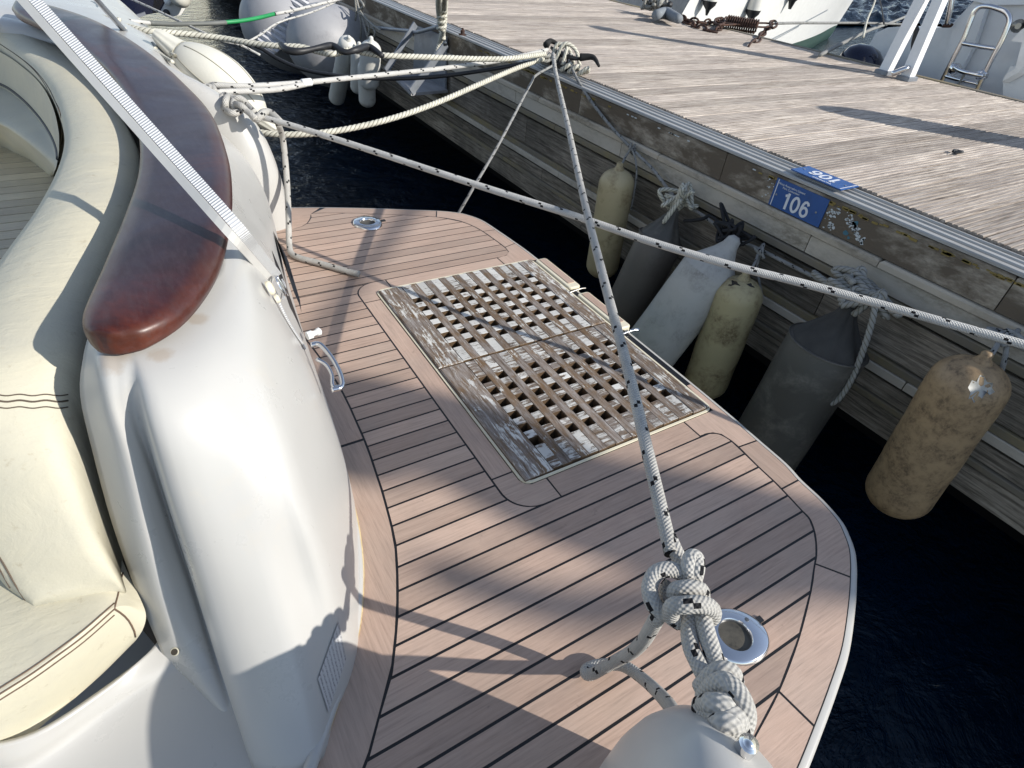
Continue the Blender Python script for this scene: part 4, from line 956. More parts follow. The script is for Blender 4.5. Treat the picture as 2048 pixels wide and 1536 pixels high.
def cap(r, L, n=7, flat=.85):                      # rounded cylinder profile from 0 to L
    P = []
    for i in range(n + 1):
        a = math.pi / 2 * i / n; P.append((r * flat * (1 - math.cos(a)), max(.004, r * math.sin(a))))
    m_ = 8
    P += [(r * flat + (L - 2 * r * flat) * k / m_, r * (1 + .012 * math.sin(k * 1.7))) for k in range(1, m_)]
    for i in range(n + 1):
        a = math.pi / 2 * (1 - i / n); P.append((L - r * flat * (1 - math.cos(a)), max(.004, r * math.sin(a))))
    return P
def sausage(label, A, B, r, m, group=None, neck=True, parts=None):
    A = Vector(A); B = Vector(B); d = (B - A).normalized(); L = (B - A).length
    t = empty('hanging_fender', A, label, 'fender', group)
    lathe('fender_body', A, B, cap(r, L), m, t, 28)
    if neck:
        lathe('fender_eye', A - d * .035, A + d * .02, [(0, .010), (.008, .017), (.02, .017), (.03, .024), (.05, .034)], m, t, 14)
    return t
GF = 'old fenders hanging along the pontoon side'
f1 = sausage('slim yellowed fender, leftmost of those hanging beside the mooring number', atx(1238, 338, 2.14), atx(1201, 553, 2.16), .094, F1, GF)
f4 = sausage('greenish yellow fender with torn top between the pale grey and the dark covered fender', atx(1489, 557, 2.06), atx(1402, 788, 2.05), .103, F4, GF)
f6 = sausage('rust brown mottled fender with a white worn patch at its top, rightmost', atx(1966, 722, 2.10), atx(1777, 1016, 2.10), .113, F6, GF)
# worn white patch and torn flaps
def bodypatch(t, px, r, m, name, lift=.0015):
    body = [c for c in t.children if c.name.startswith('fender_body')][0]; o = ORG[body.name]
    bv = BVHTree.FromPolygons([o + v.co for v in body.data.vertices], [tuple(p.vertices) for p in body.data.polygons]); P = []; Q = []
    for u, v in px:
        dd = ray(u, v).normalized(); h = bv.ray_cast(Vector((0, 0, CAMH)), dd)
        if h[0] is None: continue
        P.append(h[0] - dd * lift); Q.append(h[0] + dd * .004)
    n = len(P)
    if n > 3:
        cu, cv_ = sum(p[0] for p in px) / len(px), sum(p[1] for p in px) / len(px); dd = ray(cu, cv_).normalized(); hc = bv.ray_cast(Vector((0, 0, CAMH)), dd); c = (hc[0] if hc[0] else sum(P, Vector()) / n) - dd * (lift + .001)
        mesh(name, P + Q + [c], [(i, (i + 1) % n, 2 * n) for i in range(n)] + [(i, (i + 1) % n, n + (i + 1) % n, n + i) for i in range(n)], m, t, None, True)
bodypatch(f6, [(1936, 775), (1944, 760), (1953, 764), (1960, 750), (1968, 752), (1974, 764), (1986, 766), (1984, 776), (1990, 784), (1979, 790), (1974, 784), (1964, 797), (1957, 792), (1948, 806), (1943, 796), (1937, 798), (1941, 785)], 0, simple('worn_white_patch', (.46, .455, .42), .6, var=.25, sc=30), 'worn_patch')
bodypatch(f4, [(1456, 571), (1464, 560), (1474, 563), (1481, 572), (1470, 569), (1462, 572)], 0, simple('torn_dark', (.03, .025, .02), .9), 'torn_slit'); bodypatch(f4, [(1492, 568), (1502, 566), (1510, 576), (1500, 573)], 0, BLACKR, 'torn_slit')
# pale grey leaning fender with tapered neck
def necked(label, A, B, r, m, m2, cone, group, eye=True, gather=False):
    A = Vector(A); B = Vector(B); d = (B - A).normalized(); L = (B - A).length; t = empty('hanging_fender', A, label, 'fender', group)
    lathe('fender_body', A, B, [(cone, r * .985), (cone + .004, r), (cone + (L - cone) * .25, r * 1.01), (cone + (L - cone) * .5, r), (cone + (L - cone) * .75, r * 1.01), (L - r * .3, r), (L - r * .1, r * .9), (L, r * .55)], m, t, 32)
    if gather:
        fn = lambda i, a, rr: rr * (1 + (.16 * (1 - i / 5.0) + .03) * abs(math.sin(a * 4)) - .06)
        lathe('gathered_cover', A, B, [(0, r * .16), (cone * .25, r * .26), (cone * .5, r * .46), (cone * .75, r * .70), (cone * .93, r * .90), (cone + .001, r * .97)], m2, t, 48, fn=fn, autos=70)
        P = []
        u = d.orthogonal().normalized(); v = d.cross(u)
        tube('cover_rim', [A + d * (cone + .002) + (u * math.cos(k * .3927) + v * math.sin(k * .3927)) * r for k in range(16)], .004, m, t, 6, closed=True)
    else:
        lathe('fender_neck', A, B, [(-.035, .014), (-.02, .03), (.01, .036), (cone * .3, r * .42), (cone * .6, r * .68), (cone * .85, r * .92), (cone + .003, r * .992)], m2, t, 28)
    return t
necked('pale grey plump fender leaning outward beside the teak gratings', atx(1463, 487, 2.10), atx(1268, 742, 1.80), .130, F3, F3, .15, GF)
necked('brown grey cloth covered fender with gathered top behind the pale grey one', atx(1352, 415, 2.17), atx(1228, 668, 1.98), .115, CLOTH2, CLOTH, .16, GF, gather=True)
necked('large charcoal cloth covered fender with gathered cone top and twisted rope', atx(1703, 612, 2.12), atx(1512, 925, 2.04), .150, CLOTH, simple('dark_gathered_cloth', (.05, .048, .045), .9, var=.3, bump=.4), .17, GF, gather=True)
GW = 'bunch of small white fenders hung from the pontoon'
for (a, b, x, r, lab) in (((697, 78), (672, 203), 1.85, .078, 'small white fender leaning left, leftmost of the bunch'), ((718, 92), (716, 186), 1.92, .070, 'small white fender half hidden in the middle of the bunch'),
                          ((742, 82), (738, 178), 1.83, .084, 'plump small white fender, rightmost and uppermost of the bunch'), ((732, 120), (735, 214), 1.90, .074, 'small white fender hanging lowest under the bunch')):
    sausage(lab, atx(*a, x), atx(*b, x), r, FW, GW)
# fender lashed on the far quarter of our boat
def quarter():
    A = at(358, 104, .60); B = at(520, 232, .38); d = (B - A).normalized(); L = (B - A).length; t = empty('lashed_fender', A, 'cream white fender lashed along the far stern quarter of the boat', 'fender')
    r = .125
    pr = [(L * k / 26, max(.045, r * (math.sin(math.pi * (.06 + .88 * k / 26)) ** .55))) for k in range(27)]
    lathe('fender_body', A, B, pr, FCR, t, 36, autos=85)
    u_ = d.orthogonal().normalized(); v_ = d.cross(u_); sg_ = simple('seam_grey', (.30, .28, .22), .7)
    for a_ in range(0, 360, 45): tube('moulding_seam', [A + d * s_ + (u_ * math.cos(math.radians(a_)) + v_ * math.sin(math.radians(a_))) * (q_ + .0005) for s_, q_ in pr[2:25]], .0022, sg_, t, 5, raw=True)
    for s_, e in ((A, -1), (B - d * .02, 1)):
        fn = lambda i, a, rr: rr * (1 + .12 * abs(math.sin(a * 5)))
        lathe('ribbed_neck', s_, s_ + d * e, [(0, .05), (.03, .042), (.07, .034), (.09, .030), (.11, .022)], FCR, t, 40, fn=fn)
quarter()

# ================================================================ ROPES
def rope(label, P, r, m, cat='rope', n=12, lobes=0, tw=0, amp=.2, group=None, span=8, name='mooring_rope', raw=False):
    o = tube(name, P, r, m, None, n, True, span, lobes, tw, amp, raw=raw); tag(o, label, cat, group); return o
CL = Vector((2.47, 3.66, .50))                     # cleat on the pontoon edge
def P3(*L): return [at(u, v, z) for u, v, z in L]
def cleat():
    t = empty('pontoon_cleat', (2.42, 3.66, DZ), 'dark mooring cleat heaped with rope turns on the pontoon edge', 'cleat')
    c = at(1128, 118, .52); o = Vector((c.x, c.y, DZ))
    mesh('cleat_foot', *(lambda q_: (q_.V, q_.F))(MB().box(o.x - .04, o.x + .04, o.y - .09, o.y + .09, DZ, DZ + .03, .008)), BLACKR, t)
    tube('cleat_horn', [o + Vector((.0, -.15, .08)), o + Vector((0, -.08, .072)), o + Vector((0, .08, .072)), o + Vector((0, .15, .085))], lambda s_: .016 - .014 * abs(s_ - .5), BLACKR, t, 10)
    for y in (-.055, .055): lathe('cleat_post', o + Vector((0, y, .02)), o + Vector((0, y, .09)), [(0, .022), (.03, .017), (.065, .02)], BLACKR, t, 12)
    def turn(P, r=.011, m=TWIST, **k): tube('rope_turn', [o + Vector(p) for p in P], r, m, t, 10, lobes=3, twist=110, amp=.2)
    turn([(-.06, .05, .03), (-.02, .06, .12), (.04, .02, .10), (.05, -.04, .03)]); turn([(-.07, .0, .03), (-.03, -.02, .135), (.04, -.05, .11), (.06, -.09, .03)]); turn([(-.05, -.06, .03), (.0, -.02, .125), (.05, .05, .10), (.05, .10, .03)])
    for s_ in ((-.10, .09), (-.12, .06)):
        P = [o + Vector((s_[0] + .035 * math.cos(a), s_[1] + .05 * math.sin(a), .02 + .004 * a)) for a in [i * .7 for i in range(18)]]
        tube('rope_turn', P, .010, TWISTG, t, 9, lobes=3, twist=110)
    for k, (dx, dy) in enumerate(((-.05, -.14), (-.02, -.20), (-.07, -.09))): tube('rope_turn', [o + Vector((dx, dy, .01)), o + Vector((dx + .03, dy - .03, .045)), o + Vector((dx + .06, dy, .02)), o + Vector((dx + .03, dy + .03, .012))], .012, TWIST, t, 9, lobes=3, twist=110, closed=True)
    w_ = simple('rag_black', (.015, .015, .015), .9)
    for P in ([(-.05, .14, .10), (.0, .16, .12), (.06, .10, .09)], [(.0, -.16, .09), (.05, -.22, .10), (.04, -.3, .07)]): tube('chafe_rag', [o + Vector(p) for p in P], lambda s_: .022 - .014 * s_, w_, t, 8)
    return o
CO = cleat()
mesh('wooden_chock', *(lambda q_: (q_.V, q_.F))(MB().box(2.36, 2.43, 3.40, 3.50, DZ, DZ + .035, .005)), DOCKX, dock)

rope('thick grey braided mooring line rising from the near knot to the pontoon cleat', P3((1343, 1108, .445), (1300, 925, .46), (1256, 740, .475), (1208, 560, .49), (1168, 400, .505), (1135, 250, .515), (1112, 150, .53), (1106, 108, .56)), .0118, BRAID)
rope('long white braided line crossing the whole picture from the far quarter to the right', P3((516, 232, .485), (600, 256, .475), (730, 297, .465), (870, 343, .46), (1010, 388, .455), (1150, 432, .455), (1300, 483, .455), (1460, 530, .458), (1600, 565, .46), (1740, 603, .46), (1900, 648, .465), (2060, 693, .47), (2300, 762, .475), (2700, 876, .49), (3300, 1045, .52)), .0115, BRAIDW)
rope('white braided double line running level from the far quarter knot to the cleat', P3((425, 170, .52), (500, 172, .515), (600, 166, .51), (700, 156, .51), (800, 146, .51), (900, 135, .52), (1000, 121, .53), (1095, 100, .56)), .0120, BRAIDW)
rope('second leg of the white line seized to the first near the quarter', P3((430, 184, .515), (500, 182, .508), (560, 178, .505), (612, 168, .505)), .012, BRAIDW)
tube('whipping', P3((604, 166, .511), (622, 164, .511)), .017, WHITEP, None, 10).__setitem__('label', 'white whipping binding the two legs of the braided line'); bpy.data.objects['whipping']['category'] = 'whipping'
def hung(label, P, r, m, **k): return rope(label, P, r, m, n=15, lobes=3, tw=95, amp=.22, **k)
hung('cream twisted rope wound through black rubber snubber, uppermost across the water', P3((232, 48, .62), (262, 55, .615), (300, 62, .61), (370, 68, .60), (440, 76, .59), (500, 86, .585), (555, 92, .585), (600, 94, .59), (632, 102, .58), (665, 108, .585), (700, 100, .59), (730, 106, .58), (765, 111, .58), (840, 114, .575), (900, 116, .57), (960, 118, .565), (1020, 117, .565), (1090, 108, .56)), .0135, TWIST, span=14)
tube('rubber_snubber', P3((561, 88, .61), (575, 100, .60), (600, 103, .60), (640, 95, .61), (665, 92, .61), (690, 104, .60), (712, 100, .61), (738, 94, .61), (765, 112, .59)), lambda s_: .012 + .005 * abs(math.sin(s_ * 9.4)), BLACKR, None, 12)
tag(bpy.data.objects['rubber_snubber'], 'black rubber snubber with the cream twisted rope wound round it', 'snubber')
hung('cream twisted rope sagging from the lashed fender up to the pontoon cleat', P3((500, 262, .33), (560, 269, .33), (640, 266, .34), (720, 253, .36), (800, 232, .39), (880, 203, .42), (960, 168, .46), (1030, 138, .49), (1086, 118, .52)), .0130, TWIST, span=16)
rope('thin grey line dropping from the cleat to the underside of the platform', [CO + Vector((-.08, -.03, .03)), at(1073, 150, .46), at(1060, 170, .44), at(1000, 284, .28), at(950, 370, .13), at(914, 432, -.03)], .0075, BRAIDG, n=8)
rope('grey line hanging from the cleat along the tops of the fenders', [CO + Vector((.0, -.06, .09)), atx(1140, 128, 2.40), atx(1170, 185, 2.29), atx(1215, 245, 2.27), atx(1262, 296, 2.24), atx(1305, 338, 2.24), atx(1352, 396, 2.24), atx(1410, 434, 2.24), atx(1462, 474, 2.24), atx(1519, 499, 2.24), atx(1610, 545, 2.24), atx(1700, 588, 2.24), atx(1765, 606, 2.24), atx(1880, 642, 2.23), atx(2000, 678, 2.23), atx(2120, 730, 2.24), atx(2400, 860, 2.25)], .0085, BRAIDG, n=9)
rope('black rubber covered rope sagging low between the quarter and the cleat', P3((478, 78, .50), (520, 96, .46), (560, 120, .42), (610, 140, .40), (680, 152, .41), (760, 157, .42), (850, 155, .44), (940, 145, .47), (1030, 130, .50), (1085, 118, .52)), .011, BLACKR)
def hose():
    t = empty('hose_sleeved_line', at(200, 38, .62), 'grey hose sleeved line with a bright green stretch, crossing the top left', 'rope')
    tube('pale_line', P3((190, 34, .62), (215, 39, .62), (260, 42, .60), (300, 46, .585)), .010, BRAIDW, t, 8)
    tube('grey_hose', P3((300, 46, .585), (340, 48, .57), (380, 48, .56), (420, 47, .56), (452, 45, .56)), .012, simple('grey_hose_rubber', (.13, .135, .125), .6), t, 10)
    tube('green_hose', P3((448, 45, .56), (480, 42, .563), (515, 36, .57), (552, 27, .58)), .011, simple('bright_green_hose', (.02, .26, .08), .45), t, 10)
    tube('pale_line', P3((550, 28, .58), (590, 20, .59), (640, 8, .60), (720, -12, .62)), .010, BRAIDW, t, 8)
hose()
rope('thin white line rising to the right past the large round fender', P3((480, 92, .50), (520, 70, .52), (560, 44, .55), (640, 18, .58), (740, -30, .62)), .006, BRAIDW, n=8)
rope('thin white line slanting over the blue water at the top left', P3((258, -4, .60), (320, 24, .58), (400, 62, .54), (440, 80, .52), (480, 90, .50), (520, 110, .46)), .007, BRAIDW, n=8)
# loose tail hanging on to the far part of the platform
rope('loose braided tail hanging from the quarter knot and lying on the far platform', [at(556, 246, .455), at(566, 280, .36), at(573, 350, .24), at(577, 430, .12), at(578, 480, .04), at(582, 505, .016), at(600, 516, .014), at(630, 524, .014), at(665, 534, .014), at(700, 544, .014), at(718, 548, .014)], .0125, BRAID)
# --- near knot above the deck, one continuous heap of turns
K = lambda L, z0=0.0: [at(1100 + .3255 * a, 1036 + .3255 * b, z + z0) for a, b, z in L]
def knot1():
    t = empty('rope_knot', at(1370, 1180, .44), 'big loose bowline knot with hanging loop in thick flecked rope above the deck', 'knot')
    r = .0120
    def s_(L, rr=r): tube('rope_turn', K(L), rr, BRAID, t, 14, span=7)
    s_([(735, 120, .445), (765, 190, .445), (800, 260, .440), (840, 350, .432), (880, 450, .43), (890, 540, .43), (862, 610, .435), (855, 700, .435), (870, 800, .435), (905, 880, .435), (945, 960, .435), (990, 1060, .43)])
    s_([(872, 440, .44), (856, 360, .455), (850, 290, .468), (868, 240, .474), (898, 248, .472), (903, 310, .466), (888, 380, .45), (885, 440, .43)], .0118)
    s_([(905, 470, .43), (870, 395, .445), (800, 335, .452), (720, 315, .455), (645, 345, .45), (612, 430, .44), (632, 520, .432), (680, 575, .425), (730, 590, .42)], .0124)
    s_([(740, 400, .43), (715, 440, .425), (725, 500, .425), (790, 520, .44)], .011)
    s_([(760, 500, .432), (770, 445, .452), (830, 430, .462), (890, 432, .462), (930, 450, .45), (925, 500, .432), (870, 520, .425)], .0120)
    s_([(800, 640, .425), (745, 600, .435), (755, 545, .46), (830, 535, .472), (910, 530, .472), (975, 545, .462), (1000, 580, .448), (985, 612, .43), (930, 600, .42)], .0126)
    s_([(930, 560, .44), (945, 640, .445), (965, 720, .445), (990, 800, .443), (1015, 880, .44), (1030, 960, .438)], .0128)
    # loop down to the deck and back
    s_([(690, 560, .425), (660, 610, .41), (620, 680, .36), (570, 760, .29), (500, 825, .21), (420, 870, .14), (330, 920, .075), (262, 958, .035), (225, 960, .02), (225, 930, .016), (290, 905, .022), (380, 900, .03), (440, 905, .036), (500, 935, .05), (560, 980, .07), (620, 1030, .11), (690, 1100, .17), (745, 1170, .24), (790, 1260, .30), (840, 1400, .36)], .0118)
knot1()
def knot2():
    t = empty('rope_knot', at(1445, 1400, .47), 'tight lump of flecked rope turns at the near corner moulding cleat', 'knot')
    def s_(L, rr=.0125): tube('rope_turn', K(L), rr, BRAID, t, 14, span=7)
    s_([(930, 1050, .44), (985, 985, .462), (1050, 945, .475), (1110, 955, .47), (1130, 1000, .455)], .0132)
    s_([(950, 1110, .44), (1000, 1040, .468), (1070, 1010, .488), (1140, 1060, .492), (1185, 1140, .488), (1200, 1220, .475), (1180, 1300, .455)], .0132)
    s_([(1010, 1090, .455), (1080, 1085, .480), (1140, 1150, .480), (1165, 1240, .465)], .0128)
    s_([(940, 1140, .45), (935, 1180, .452), (975, 1215, .462), (1040, 1180, .482), (1090, 1120, .482), (1110, 1080, .47)], .0132)
    s_([(950, 1150, .462), (1000, 1140, .484), (1060, 1150, .490), (1100, 1190, .482)], .0128)
    s_([(985, 1290, .452), (1010, 1240, .470), (1080, 1215, .486), (1140, 1230, .484), (1165, 1290, .465), (1130, 1345, .455), (1060, 1360, .452), (1000, 1330, .450)], .0132)
    s_([(1010, 1290, .468), (1060, 1260, .486), (1110, 1265, .486), (1130, 1300, .475)], .0135)
    s_([(1000, 1350, .45), (1060, 1330, .474), (1120, 1320, .470)], .0135)
    s_([(1080, 1330, .455), (1100, 1400, .47), (1110, 1460, .48), (1105, 1560, .49), (1090, 1700, .50)], .0135)
    s_([(1110, 1300, .45), (1150, 1370, .46), (1135, 1450, .47), (1120, 1600, .48)], .011)
knot2()
# --- far quarter knots
def knot3():
    t = empty('rope_knot', at(440, 190, .50), 'grey flecked rope hitches strung along the far quarter beside the wooden rail', 'knot')
    def s_(L, z=.50, rr=.0125): tube('rope_turn', [at(350 + .1465 * a, 100 + .1465 * b, z + c) for a, b, c in L], rr, BRAID, t, 12, span=6)
    s_([(90, 330, .0), (150, 310, .03), (210, 340, .02), (200, 400, .0), (250, 470, .0), (320, 530, .0)]); s_([(230, 380, .0), (250, 320, .03), (290, 330, .03), (310, 420, .02), (340, 500, .0)])
    s_([(340, 620, .0), (350, 540, .02), (420, 500, .03), (500, 520, .02), (540, 590, .01), (480, 650, .0)]); s_([(410, 640, .0), (430, 560, .03), (480, 500, .03), (540, 560, .02), (500, 650, .0), (430, 690, .0)])
    s_([(320, 420, .0), (420, 450, .01), (520, 480, .015), (600, 440, .02)]); s_([(520, 620, .0), (580, 630, .0), (640, 650, .0)])
    s_([(640, 770, .0), (630, 680, .02), (670, 620, .03), (720, 640, .03), (740, 720, .02), (760, 800, .0)]); s_([(700, 810, .0), (690, 700, .03), (720, 640, .035), (790, 660, .03), (800, 740, .02), (820, 820, .0)])
    s_([(640, 760, .0), (700, 820, .0), (780, 860, .0), (860, 850, .0), (900, 820, .0)]); s_([(780, 700, .02), (850, 660, .035), (920, 680, .03), (1000, 760, .01), (1080, 850, .0)])
    s_([(820, 740, .02), (900, 760, .025), (980, 830, .01), (1050, 890, .0), (1100, 940, -.01)]); s_([(1060, 900, .0), (1110, 940, .0), (1160, 900, .01), (1220, 850, .015), (1300, 860, .01), (1370, 920, .0), (1440, 990, -.01)], .485, .015)
knot3()
def lashings():                                        # white lashings along the quarter, left of the fender
    t = empty('white_lashing', at(300, 80, .60), 'white lashing rope with shackle between the wooden rail and the lashed fender', 'lashing')
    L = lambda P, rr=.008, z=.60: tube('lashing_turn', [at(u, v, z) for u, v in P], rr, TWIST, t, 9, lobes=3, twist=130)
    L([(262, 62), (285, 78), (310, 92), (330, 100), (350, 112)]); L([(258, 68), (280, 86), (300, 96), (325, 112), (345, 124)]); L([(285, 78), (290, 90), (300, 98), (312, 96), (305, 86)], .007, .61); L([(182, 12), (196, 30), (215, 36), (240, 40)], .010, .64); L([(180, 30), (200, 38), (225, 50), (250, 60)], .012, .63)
    tube('shackle', [at(*p, .61) for p in ((244, 50), (256, 56), (262, 62), (252, 64), (243, 58))], .010, DARKSTEEL, t, 8, closed=True)
    tube('ring_bolt', [at(*p, .64) for p in ((178, 12), (184, 6), (194, 12), (192, 26), (182, 26))], .009, DARKSTEEL, t, 8, closed=True)
lashings()
def bars():
    t = empty('aerial_bars', at(256, 66, .60), 'pair of thin grey tubes rising to the top left above the wooden rail', 'tube')
    tube('tube', [at(262, 74, .60), at(195, 0, .80), at(150, -50, .95)], .009, GALV, t, 8); tube('tube', [at(255, 72, .60), at(183, -8, .82), at(140, -60, .97)], .006, STEEL, t, 8)
bars()
# --- small knots and lines of the fenders
def fl(label, P, r=.006, m=BRAIDG, **k): return rope(label, P, r, m, n=8, name='fender_lanyard', cat='lanyard', **k)
def bundle(label, c, s, r, m, seed, name='rope_knot', cat='knot', lobes=3, n=26):
    R = random.Random(seed); t = empty(name, c, label, cat); 
    P = [Vector(c) + Vector((R.gauss(0, s[0]), R.gauss(0, s[1]), R.gauss(0, s[2]))) for _ in range(n)]
    for a in range(0, n - 7, 6): tube('rope_turn', P[a:a + 7], r, m, t, 8, span=7, lobes=lobes, twist=110)
    return t
x = 2.22
fl('grey lanyard tying the slim yellowed fender', [atx(1262, 296, x), atx(1252, 312, 2.2), atx(1243, 330, 2.16), atx(1240, 340, 2.14)]); fl('second fall of the lanyard down the slim yellowed fender', [atx(1264, 298, x), atx(1271, 320, x), atx(1273, 350, x), atx(1268, 385, x), atx(1262, 420, x)], .005)
bundle('small grey knot above the slim yellowed fender', atx(1262, 297, 2.23), (.014, .014, .016), .006, BRAIDG, 4, lobes=0, n=14)
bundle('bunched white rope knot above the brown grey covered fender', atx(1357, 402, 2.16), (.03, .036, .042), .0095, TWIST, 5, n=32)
bundle('tangle of black cord tied round the grey line', atx(1462, 468, 2.16), (.03, .04, .03), .0075, BLACKROPE, 6, lobes=0, n=38)
rope('black cord stretched between two fender knots', [atx(1368, 442, 2.15), atx(1385, 441, 2.16), atx(1405, 438, 2.18), atx(1418, 432, 2.2), atx(1432, 440, 2.2), atx(1442, 455, 2.18)], .008, BLACKROPE, n=8, name='black_cord', cat='cord')
bundle('small blue grey knot above the greenish fender', atx(1520, 500, 2.2), (.014, .016, .016), .0065, BRAIDG, 7, lobes=0, n=14)
fl('grey lanyard from the small knot to the greenish fender', [atx(1517, 504, 2.2), atx(1510, 525, 2.15), atx(1498, 545, 2.1), atx(1490, 560, 2.06)]); fl('second grey lanyard falling behind the greenish fender', [atx(1521, 506, 2.2), atx(1514, 535, 2.2), atx(1518, 560, 2.2), atx(1524, 590, 2.2)], .005)
bundle('heap of pale twisted rope on top of the charcoal fender', atx(1715, 582, 2.14), (.035, .075, .028), .012, TWISTG, 9, n=38)
hung('twisted rope hanging down beside the charcoal fender', [atx(1750, 612, 2.1), atx(1745, 640, 2.09), atx(1730, 690, 2.08), atx(1705, 755, 2.07), atx(1680, 795, 2.06), atx(1662, 808, 2.05)], .0105, TWISTG, name='fender_lanyard', cat='lanyard')
bundle('small grey knot above the rightmost fender', atx(2015, 674, 2.2), (.016, .022, .014), .008, BRAIDG, 11, lobes=0, n=20)
fl('left lanyard of the rightmost fender', [atx(1998, 684, 2.18), atx(1985, 705, 2.13), atx(1970, 724, 2.1)], .008); fl('right lanyard of the rightmost fender', [atx(2014, 684, 2.2), atx(2010, 715, 2.18), atx(2002, 745, 2.18)], .008)
def bunch():
    t = empty('fender_lashing', atx(715, 20, 2.2), 'tangle of grey lines holding the bunch of small white fenders', 'lashing')
    for a in ([(712, -10), (716, 10), (722, 25), (735, 40), (748, 52), (760, 60)], [(710, -5), (712, 30), (706, 60), (699, 80)], [(716, 15), (722, 50), (720, 80), (718, 92)], [(722, 25), (730, 55), (736, 75), (742, 84)], [(735, 42), (738, 60), (734, 85)], [(745, 52), (750, 66), (744, 82)], [(720, 0), (727, 12), (716, 22), (724, 30)]):
        tube('line', [atx(u, v, 2.17) for u, v in a], .010, TWISTG, t, 8)
bunch()
# chafed rope over the pontoon edge and the steel finger bracket
def bracket():
    t = empty('steel_bracket', (2.2, 4.9, .1), 'galvanised triangular steel bracket bolted under the pontoon edge', 'bracket'); m = GALV
    A = [atx(892, 68, 2.27), atx(896, 180, 2.27)]
    mb = MB(); a, b, c, d = atx(832, 50, 2.28), atx(895, 74, 2.28), atx(893, 178, 2.28), atx(828, 176, 2.28)
    q_ = [a, b, c, d]; mesh('back_plate', q_ + [p + Vector((-.012, 0, 0)) for p in q_], [(0, 1, 2, 3), (7, 6, 5, 4), (0, 4, 5, 1), (1, 5, 6, 2), (2, 6, 7, 3), (3, 7, 4, 0)], m, t)
    mb = MB(); mb.beam(atx(831, 48, 2.22), atx(772, 142, 1.92), .05, .012, (0, 1, .3)); mb.build('strut', m, t)
    mb = MB(); mb.beam(atx(893, 88, 2.20), atx(822, 184, 1.86), .06, .012, (0, 1, .3)); mb.build('strut', m, t)
    q_ = [atx(775, 140, 1.92), atx(822, 186, 1.86), atx(896, 180, 2.26), atx(835, 145, 2.3)]
    mesh('foot_plate', q_ + [p + Vector((0, 0, -.02)) for p in q_], [(0, 1, 2, 3), (7, 6, 5, 4), (0, 4, 5, 1), (1, 5, 6, 2), (2, 6, 7, 3), (3, 7, 4, 0)], simple('grey_plate', (.30, .30, .31), .6, var=.2), t)
    tube('tie_rod', [atx(750, 55, 2.25), atx(820, 62, 2.2), atx(835, 64, 2.2), atx(880, 52, 2.24)], .014, GALV, t, 8)
    lathe('bolt', atx(890, 86, 2.18), atx(890, 86, 2.10), [(0, .014), (.01, .014), (.014, .007)], DARKSTEEL, t, 8)
bracket()
def chafed():
    t = empty('chafed_rope', atx(880, 60, 2.2), 'thick white twisted rope wrapped in turns, rising over the pontoon edge', 'rope')
    a = atx(874, 108, 2.16); b = at(884, -60, .95)
    P = [atx(872, 112, 2.15), atx(880, 85, 2.2), at(888, 55, .50), at(890, 20, .62), at(892, -40, .85)]
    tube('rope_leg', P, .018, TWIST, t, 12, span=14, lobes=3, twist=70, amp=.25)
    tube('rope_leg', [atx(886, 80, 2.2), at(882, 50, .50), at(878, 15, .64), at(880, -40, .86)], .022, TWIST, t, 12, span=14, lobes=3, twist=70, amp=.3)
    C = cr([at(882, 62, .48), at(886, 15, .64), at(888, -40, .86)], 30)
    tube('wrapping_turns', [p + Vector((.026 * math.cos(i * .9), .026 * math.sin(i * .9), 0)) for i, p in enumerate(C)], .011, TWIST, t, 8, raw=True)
chafed()

# ================================================================ BACKGROUND
def poly(name, P, th, m, parent, dirn=(1, 0, 0)):
    """a panel of real thickness from its outline"""
    d = Vector(dirn) * th; n = len(P)
    return mesh(name, list(P) + [p + d for p in P], [tuple(range(n)), tuple(range(2 * n - 1, n - 1, -1))] + [(i, n + i, n + (i + 1) % n, (i + 1) % n) for i in range(n)], m, parent)
